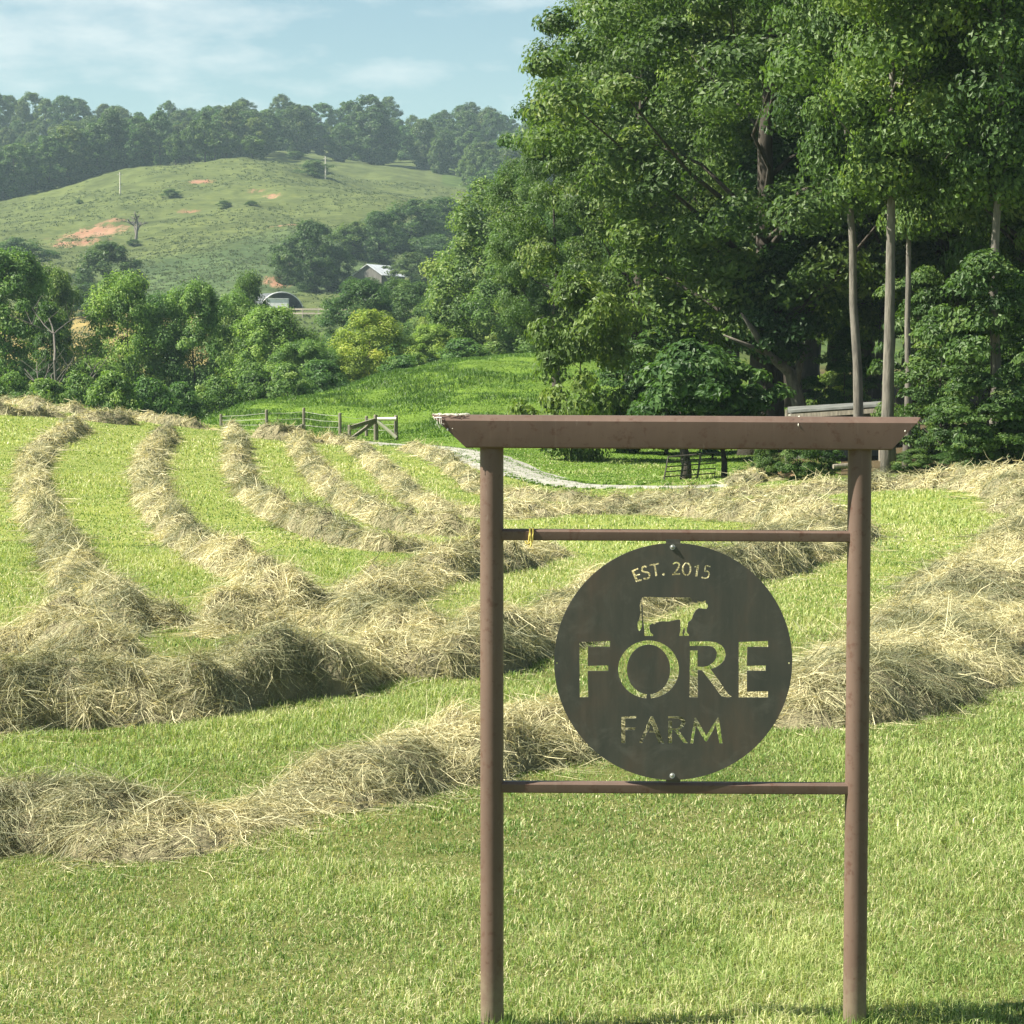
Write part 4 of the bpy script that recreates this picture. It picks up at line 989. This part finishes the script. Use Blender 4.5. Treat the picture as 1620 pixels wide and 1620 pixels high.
# crest trees with visible stems
cg = 'small trees on the hill crest'
small = [tree('broadleaf_tree', (0, 0, 0), rg(681 + k), 9, .2, 3.0, 2.2, 60, 70, .5, cr=.9, peak=.5, shape=.6, step=6) for k in range(2)]
for i, (px, tp, rp_, lb) in enumerate([(282, 208, 16, 'first small tree from the left on the hill crest'), (305, 200, 18, 'second small tree from the left on the hill crest'), (328, 178, 20, 'tallest of the small crest trees, with an airy top'), (344, 205, 17, 'crest tree just right of the tallest airy one'), (362, 206, 18, 'second crest tree from the right in the open row'), (402, 216, 19, 'rounded tree standing apart at the right end of the crest row')]):
    put(small[i % 2], 'broadleaf_tree', px, 699, top=tp, rpx=rp_, tintc=(.95, 1.0, 1.0), label=lb, group=cg)
# bushes on the hill
for i, (px, py, w_, tp, lb) in enumerate([(275, 312, 14, 299, 'dark bush below the crest left of the middle clay scar'), (357, 330, 13, 318, 'low bush in the middle of the hill below the crest'), (500, 280, 24, 254, 'wide dark bush beside the right utility pole'), (470, 252, 16, 240, 'small bush on the rear hump left of the utility pole'), (130, 322, 6, 316, 'tiny bush on the left shoulder of the hill'), (215, 388, 12, 379, 'low bush at the foot of the bare dead tree'), (400, 325, 10, 318, 'small bush right of the middle hill bush')]):
    q = hit(px, py, y0=160); put(shr[i % 2], 'hill_bush', px, q[1], top=tp, rpx=w_, tintc=(.75, .85, .85), label=lb, cat='bush', group='bushes on the far hill')

# --- far ridge wood: one mesh per tree kind, many copies
fm = [single_tree('ridge_tree', None, rg(701 + k), 16, .3, 4.8, .3, 150, 75, .62, cr=1.1, peak=.5, shape=.5, flat=.75, droop=.1) for k in range(5)]
rr2 = random.Random(9)
def ridge(px, Y, hgt, tc):
    me, h0, r0 = fm[rr2.randrange(5)]
    o = link('ridge_tree', me); q = ground(px, Y)
    s_ = hgt / h0; sx = s_ * rr2.uniform(.9, 1.4)
    o.location = q; o.scale = (sx, sx, s_); o.rotation_euler = (0, 0, rr2.uniform(0, 6.28)); o.color = (*tc, 1)
    tag(o, 'broadleaf tree in the closed wood along the far ridge', 'tree', 'trees of the far ridge wood')
for row, (Y0, st) in enumerate([(718, 16), (760, 17), (815, 17), (880, 19), (950, 20)]):
    px = -330 + row * 4
    while px < 880:
        Y = Y0 + rr2.uniform(-16, 16)
        ok = True
        if 262 < px < 425 and Y < 735: ok = False
        if 425 <= px < 660 and Y < 815: ok = False
        if 660 <= px < 745 and Y < 800: ok = False
        if ok:
            g_ = rr2.uniform(.72, 1.12); ridge(px + rr2.uniform(-5, 5), Y, rr2.choice([rr2.uniform(9, 13), rr2.uniform(11, 15.5), rr2.uniform(12, 18)]), (g_ * .85 * rr2.uniform(.85, 1.25), g_ * .95, g_ * .95))
        px += st * rr2.uniform(.75, 1.3)
for px, Y in [(-40, 695), (-15, 690), (8, 694), (30, 690), (55, 696), (80, 700), (105, 704), (130, 706), (155, 708), (180, 712), (770, 640), (800, 650), (830, 640), (780, 590), (850, 580)]:
    ridge(px, Y, rr2.uniform(12, 17), (.85, .98, .95))
ridge(586, 830, 24, (.7, .8, .9))

# --- dead tree on the hill, bare branches at the left
def dead(name, base, h, r0, seed, label, spread=.55, mat_=DEADW, up=.62, decay=.5):
    r = np.random.default_rng(seed); mb = MB()
    def grow(p, d, ln, rad, lvl):
        n = 5; pts = [p]
        for k in range(n):
            d = d + r.normal(0, .06, 3); d /= np.linalg.norm(d); pts.append(pts[-1] + d * ln / n)
        mb.tube(pts, np.linspace(rad, rad * .45, n + 1), 6, cap=False)
        if lvl < 3:
            for k in range(4 if lvl == 0 else 3):
                i = r.integers(2, n + 1); a = r.uniform(0, 6.28)
                nd = d + spread * 1.6 * np.array([np.cos(a), np.sin(a), r.uniform(-.1, .5)]); nd /= np.linalg.norm(nd)
                grow(pts[i], nd, ln * r.uniform(.5, .75), rad * decay, lvl + 1)
    grow(np.array([0, 0, -.3]), np.array([0, 0, 1.0]), h * up, r0, 0)
    root = empty(name, base); mb.build('bare_branches', mat_, root, smooth=True)
    return tag(root, label, 'dead tree')
q = hit(215, 381, y0=160)
dead('dead_tree', q, float(z_of(322, q[1])) - q[2], .42, 21, 'bare dead tree alone on the hill beside the red clay scar', .75, up=.5, decay=.66)
q = ground(108, 138); root = dead('dead_tree', q, float(z_of(470, 138)) - q[2], .16, 8, 'bare grey branches leaning right out of the hollow beside the ivy column', .7)

# ------------------------------------------------------------------ far buildings and poles
def pole(px, py, tp, label):
    q = hit(px, py, y0=160); h = float(z_of(tp, q[1])) - q[2]
    root = empty('utility_pole', q); mb = MB(); mb.tube([(0, 0, -.5), (0, 0, h)], [.19, .14], 8); mb.build('shaft', POLE, root)
    mb = MB(); mb.box((0, 0, h - .7), (1.6, .12, .14)); mb.build('crossarm', POLE, root)
    tag(root, label, 'utility pole', 'utility poles on the far hill')
pole(190, 307, 272, 'thin pale utility pole on the left shoulder of the hill')
pole(515, 283, 247, 'thin pale utility pole beside the wide bush on the right of the hill')
# barn
q = hit(582, 459, y0=160); s_ = q[1] / F
barn = empty('barn', q); yaw = R(-28); W_, Ln, hw_, hr = 50 * s_, 72 * s_, 24 * s_, 40 * s_
def rz(v): 
    v = np.array(v, float); return np.c_[v[:, 0] * math.cos(yaw) - v[:, 1] * math.sin(yaw), v[:, 0] * math.sin(yaw) + v[:, 1] * math.cos(yaw), v[:, 2]]
mb = MB(); a = W_ / 2
v = [(-a, 0, -1), (a, 0, -1), (a, 0, hw_), (0, 0, hr), (-a, 0, hw_), (-a, Ln, -1), (a, Ln, -1), (a, Ln, hw_), (0, Ln, hr), (-a, Ln, hw_)]
mb.add(rz(v), [np.array([[0, 1, 2, 3, 4], [9, 8, 7, 6, 5]]), np.array([[1, 6, 7, 2], [5, 0, 4, 9]])]); mb.build('wall', BARNW, barn)
mb = MB(); e = .35
for sg_ in (-1, 1):
    hd = hw_ - e * (hr - hw_) / a
    v = [(0, -e, hr + .02), (sg_ * (a + e), -e, hd + .02), (sg_ * (a + e), Ln + e, hd + .02), (0, Ln + e, hr + .02)]
    v = v + [(x, y, z + .1) for x, y, z in v]
    mb.hexa(rz(v))
mb.build('roof', TIN, barn)
mb = MB(); v = [(-.9, -.04, -.5), (.9, -.04, -.5), (.9, .0, -.5), (-.9, .0, -.5), (-.9, -.04, 1.9), (.9, -.04, 1.9), (.9, .0, 1.9), (-.9, .0, 1.9)]; v = np.array(v); v[:, 1] -= .005; mb.hexa(rz(v)); mb.build('door', TARP, barn)
tag(barn, 'old grey board barn with pale tin roof among trees at the hill foot', 'barn')
# hoop shelters
def hoop(px, py, wpx, hpx, lnm, yaw, label, tarp_frac=1.0):
    q = hit(px, py, y0=160); s_ = q[1] / F; a = wpx / 2 * s_; hh = hpx * s_
    root = empty('hoop_shelter', q); cs, sn = math.cos(yaw), math.sin(yaw)
    an = np.linspace(0, math.pi, 17)
    def P_(r_, y): 
        x = np.cos(an) * a * r_; z = np.sin(an) * hh * r_ - .3
        return np.c_[x * cs - y * sn, x * sn + y * cs, z]
    o0, i0, o1, i1 = P_(1, 0), P_(.965, 0), P_(1, lnm), P_(.965, lnm)
    mb = MB(); V = np.r_[o0, i0, o1, i1]; n = 17; fs = []
    for k in range(n - 1):
        fs += [[k, k + 1, n * 2 + k + 1, n * 2 + k], [n + k + 1, n + k, n * 3 + k, n * 3 + k + 1], [k + 1, k, n + k, n + k + 1], [n * 2 + k, n * 2 + k + 1, n * 3 + k + 1, n * 3 + k]]
    mb.add(V, [np.array(fs)]); mb.build('cover', TARP, root, smooth=False)
    mb = MB(); mb.tube(P_(1.01, -.03), .09, 6); mb.build('hoop_frame', WHITE, root)
    return tag(root, label, 'shelter', 'hoop shelters below the barn'), q
h1, q1 = hoop(446, 492, 74, 32, 9, R(30), 'open hoop shelter with dark cover left of the barn')
h2, q2 = hoop(706, 486, 64, 26, 9, R(-15), 'second hoop shelter, half hidden by trees right of the barn')
# trailer in the hoop
s_ = q1[1] / F
qq = hit(440, 493, y0=160); tr = empty('livestock_trailer', qq)
mb = MB(); mb.box((0, -1.2, 1.3), (34 * s_, 2.0, 1.5)); mb.build('body', WHITE, tr)
mb = MB(); mb.box((0, -1.2, 2.10), (36 * s_, 2.2, .1)); mb.build('roof', TIN, tr)
for dx in (-.6, .6):
    mb = MB(); mb.tube([(dx, -2.3, .4), (dx, -2.05, .4)], .4, 14); mb.build('wheel', TARP, tr)
tag(tr, 'white livestock trailer parked under the left hoop shelter', 'trailer')
qq = hit(584, 478, y0=160); s_ = qq[1] / F; sh = empty('white_shed', qq)
mb = MB(); mb.box((0, 0, 5 * s_), (14 * s_, 3, 12 * s_)); mb.build('wall', WHITE, sh)
mb = MB(); mb.hexa([(-8 * s_, -1.7, 11 * s_), (8 * s_, -1.7, 11 * s_), (8 * s_, 1.7, 11 * s_), (-8 * s_, 1.7, 11 * s_), (-8 * s_, -.1, 15 * s_), (8 * s_, -.1, 15 * s_), (8 * s_, .1, 15 * s_), (-8 * s_, .1, 15 * s_)]); mb.build('roof', TIN, sh)
tag(sh, 'small white shed peeping through the dark trees below the barn', 'shed')
# fences
def fence(name, label, posts, rails, wires, cat='fence', pr=.065, postm=WOODG):
    """posts: (px, ybottom, ytop); all at Y given by ground hit"""
    ws = []
    P0 = None
    for (px, yb, yt, Y) in posts:
        q = ground(px, Y); top = float(z_of(yt, Y)); ws.append((q, top))
    root = empty(name, ws[0][0]); off = ws[0][0]
    for q, top in ws:
        mb = MB(); mb.tube([(q[0], q[1], q[2] - .3), (q[0], q[1], top - .03), (q[0], q[1], top)], [pr, pr * .95, pr * .75], 9); mb.build('post', postm, root, off)
    for (a, b, fa, fb, m_, th) in rails:
        qa, ta = ws[a]; qb, tb = ws[b]
        A = np.array([qa[0], qa[1] - pr, qa[2] + (ta - qa[2]) * fa]); B = np.array([qb[0], qb[1] - pr, qb[2] + (tb - qb[2]) * fb])
        mb = MB(); (mb.tube([A, B], .065, 8) if m_ is WOODP else mb.beam(A, B, .06, th)); mb.build('rail', m_, root, off)
    if wires:
        for fr_ in wires:
            mb = MB()
            for k in range(len(ws) - 1):
                qa, ta = ws[k]; qb, tb = ws[k + 1]
                A = np.array([qa[0], qa[1], qa[2] + (ta - qa[2]) * fr_]); B = np.array([qb[0], qb[1], qb[2] + (tb - qb[2]) * fr_])
                mb.tube([A, (A + B) / 2 - np.array([0, 0, .03]), B], .006, 5)
            mb.build('wire', WIRE, root, off)
    return tag(root, label, cat, 'fences of the farm')
fence('wire_fence', 'wire fence on tall round posts along the foot of the pasture', [(350, 672, 655, 92), (422, 680, 648, 90), (481, 680, 645, 90), (538, 682, 653, 88), (580, 690, 658, 88), (626, 690, 657, 86)], [], [.35, .6, .85])
fence('wooden_brace', 'low wooden rail between two short posts at the left of the fence', [(432, 688, 672, 80), (478, 690, 671, 80)], [(0, 1, .7, .75, WOODG, .12)], [])
fence('wooden_brace', 'slanting weathered wooden brace with crossed rails in the fence line', [(553, 696, 672, 79), (594, 688, 656, 82)], [(0, 1, .8, .8, WOODG, .13), (0, 1, .05, .75, WOODG, .12)], [])
fence('wooden_brace', 'pale new boards forming a brace in the fence line', [(596, 688, 657, 82.5), (627, 688, 657, 82.5)], [(0, 1, .85, .85, WOODP, .13), (0, 1, .8, .1, WOODP, .14)], [])
# far board fence by the hoop shelter
pl = []
for px in (455, 480, 505, 530, 556): q = hit(px, 502, y0=160); pl.append((px, 502, 487, q[1]))
fence('board_fence', 'far grey board fence in front of the left hoop shelter', pl, [(k, k + 1, f, f, WOODG, .25) for k in range(4) for f in (.4, .85)], [], pr=.12)

# leaning metal gate by the wood
Yg = 54.0
g0 = at_plane(1050, 760, Yg); root = empty('farm_gate', g0)
def gp(px, py, Y=Yg): return at_plane(px, py, Y)
TLc, TRc, BLc, BRc = gp(1057, 723), gp(1135, 716, Yg + .3), gp(1050, 762), gp(1130, 757, Yg + .3)
mb = MB(); mb.tube([BLc, TLc, TRc, BRc, BLc], .022, 7); mb.build('gate_frame', GATEM, root, g0)
for k in range(1, 5):
    f = k / 5; mb = MB(); mb.tube([BLc + (TLc - BLc) * f, BRc + (TRc - BRc) * f], .016, 6); mb.build('bar', GATEM, root, g0)
for f in (.33, .66):
    mb = MB(); mb.beam(BLc + (BRc - BLc) * f, TLc + (TRc - TLc) * f, .05, .03); mb.build('upright', GATEM, root, g0)
tag(root, 'dark tubular metal farm gate leaning against a small tree below the beam', 'gate')
q = ground(1086, 54.6); root = empty('small_tree', q); mb = MB()
mb.tube([q + np.array([0, 0, -.3]), wp(1086, 735, 54.6), wp(1080, 700, 54.7), wp(1074, 650, 54.8)], [.15, .12, .1, .05], 9); mb.build('trunk', BARK, root, q, smooth=True)
V, Fc, var, C_ = crown_geo(rg(79), 1.3, 1.15, 3.2, 46, 150, .16, cr=.5, flat=.5); c_ = link('crown', mesh_np('crown', V, [Fc], LEAF, var=var), root); c_.color = (*dk, 1)
tag(root, 'small dark tree the metal gate leans on', 'tree', 'understory trees of the wood')
q = ground(1146, 55); root = empty('small_tree', q); mb = MB()
mb.tube([q + np.array([0, 0, -.3]), wp(1146, 730, 55), wp(1140, 690, 55)], [.09, .07, .04], 8); mb.build('trunk', BARK, root, q, smooth=True)
V, Fc, var, C_ = crown_geo(rg(80), 1.2, .9, 2.8, 40, 150, .16, cr=.5, flat=.5); c_ = link('crown', mesh_np('crown', V, [Fc], LEAF, var=var), root); c_.color = (*dk, 1)
tag(root, 'thin dark sapling right of the leaning gate', 'tree', 'understory trees of the wood')
# lean-to shed in the wood
Yl = 62.0
g0 = ground(1330, Yl); root = empty('open_shed', g0)
a, b2 = wp(1246, 653, Yl), wp(1395, 643, Yl - 1.0)
ab, bb = wp(1246, 647, Yl + 3.0), wp(1395, 638, Yl + 2.0)
mb = MB(); mb.hexa([a, b2, bb, ab] + [p + np.array([0, 0, .06]) for p in (a, b2, bb, ab)]); mb.build('roof', TIND, root, g0)
mb = MB(); mb.beam(a + np.array([0, -.03, -.10]), b2 + np.array([0, -.03, -.10]), .05, .12); mb.build('fascia', WOODG, root, g0)
for p in (a, b2, ab, bb):
    mb = MB(); gz_ = float(H(p[0], p[1])); mb.tube([(p[0], p[1] + .05, gz_ - .2), (p[0], p[1] + .05, p[2] - .02)], .07, 7); mb.build('post', WOODG, root, g0)
mb = MB(); zf = float(H(ab[0], ab[1])); mb.hexa([(ab[0], ab[1], zf - .2), (bb[0], bb[1], zf - .2), (bb[0], bb[1] + .05, zf - .2), (ab[0], ab[1] + .05, zf - .2), (ab[0], ab[1], ab[2] - .05), (bb[0], bb[1], bb[2] - .05), (bb[0], bb[1] + .05, bb[2] - .05), (ab[0], ab[1] + .05, ab[2] - .05)]); mb.build('back_wall', BARNW, root, g0)
tag(root, 'low open shed with flat grey tin roof behind the tall trunks', 'shed')
# rubble and straw heap, log, board by the wood edge
def mound(name, px, Y, wpx, hpx, mat_, label, cat, seed):
    q = ground(px, Y); a = wpx / 2 / F * Y; hh = hpx / F * Y; bm = bmesh.new(); bmesh.ops.create_icosphere(bm, subdivisions=4, radius=1)
    for v in bm.verts:
        n_ = float(fbm(v.co.x * 3.2 + seed, v.co.y * 3.2 + v.co.z * 2.7, seed, 5)); k = .45 + 1.1 * n_
        v.co = Vector((v.co.x * a * k, v.co.y * a * .8 * k, v.co.z * hh * k - .03))
    me = bpy.data.meshes.new(name); bm.to_mesh(me); bm.free(); me.materials.append(mat_)
    o = link(name, me); o.location = q; return tag(o, label, cat)
CLAYM = simple('bare_clay', (.26, .16, .095), (.42, .29, .18), 9, .95, bmp=.8)
STRAW = simple('old_straw', (.13, .10, .06), (.32, .26, .15), 22, .95, bmp=.9)
mound('clay_mound', 1232, 51.5, 60, 24, CLAYM, 'heap of bare orange clay between two shrubs below the beam', 'mound', 3)
W('brush_pile', 'heap of dry brown brush right of the leaning gate', [(1160, 762), (1180, 757), (1205, 752), (1225, 752)], .38, .24, dens=.8, seed=1500, group=None, cat='brush pile')
mb = MB(); a = wp(1318, 738, 49); mb.tube([a, a + np.array([.35, .1, .02])], .05, 9); o = mb.build('cut_log', WOODG, None, a); o.location = a
tag(o, 'weathered cut log end by the dark shrub left of the right sign post', 'log')
mb = MB(); a = wp(1562, 708, 49.2); b2 = wp(1592, 728, 48.6); mb.tube([a, (a + b2) / 2 + np.array([0, 0, .03]), b2], [.03, .025, .02], 6); o = mb.build('fallen_branch', DEADW, None, a); o.location = a
tag(o, 'pale fallen branch leaning at the foot of the thin right trunk', 'branch')

for o in all_trees:
    for k in ('h', 'rad', 'used'):
        if k in o: del o[k]

# ------------------------------------------------------------------ air
m = bpy.data.materials.new('hazy_air'); m.use_nodes = True; t = m.node_tree
for n in list(t.nodes): t.nodes.remove(n)
oo = t.nodes.new('ShaderNodeOutputMaterial'); pv = t.nodes.new('ShaderNodeVolumePrincipled')
pv.inputs['Color'].default_value = (.66, .90, 1.0, 1); pv.inputs['Density'].default_value = .00016; pv.inputs['Anisotropy'].default_value = .0
t.links.new(pv.outputs[0], oo.inputs['Volume'])
zlo = float(ZZ.min()) - 1; zhi = max(float(ZZ[(YY < 1150)].max()) + 32, 60)
mb = MB(); mb.hexa([(-13500, -40, zlo), (13500, -40, zlo), (13500, 4500, zlo), (-13500, 4500, zlo), (-13500, -40, zhi), (13500, -40, zhi), (13500, 4500, zhi), (-13500, 4500, zhi)])
o = mb.build('haze', m); o['kind'] = 'stuff'
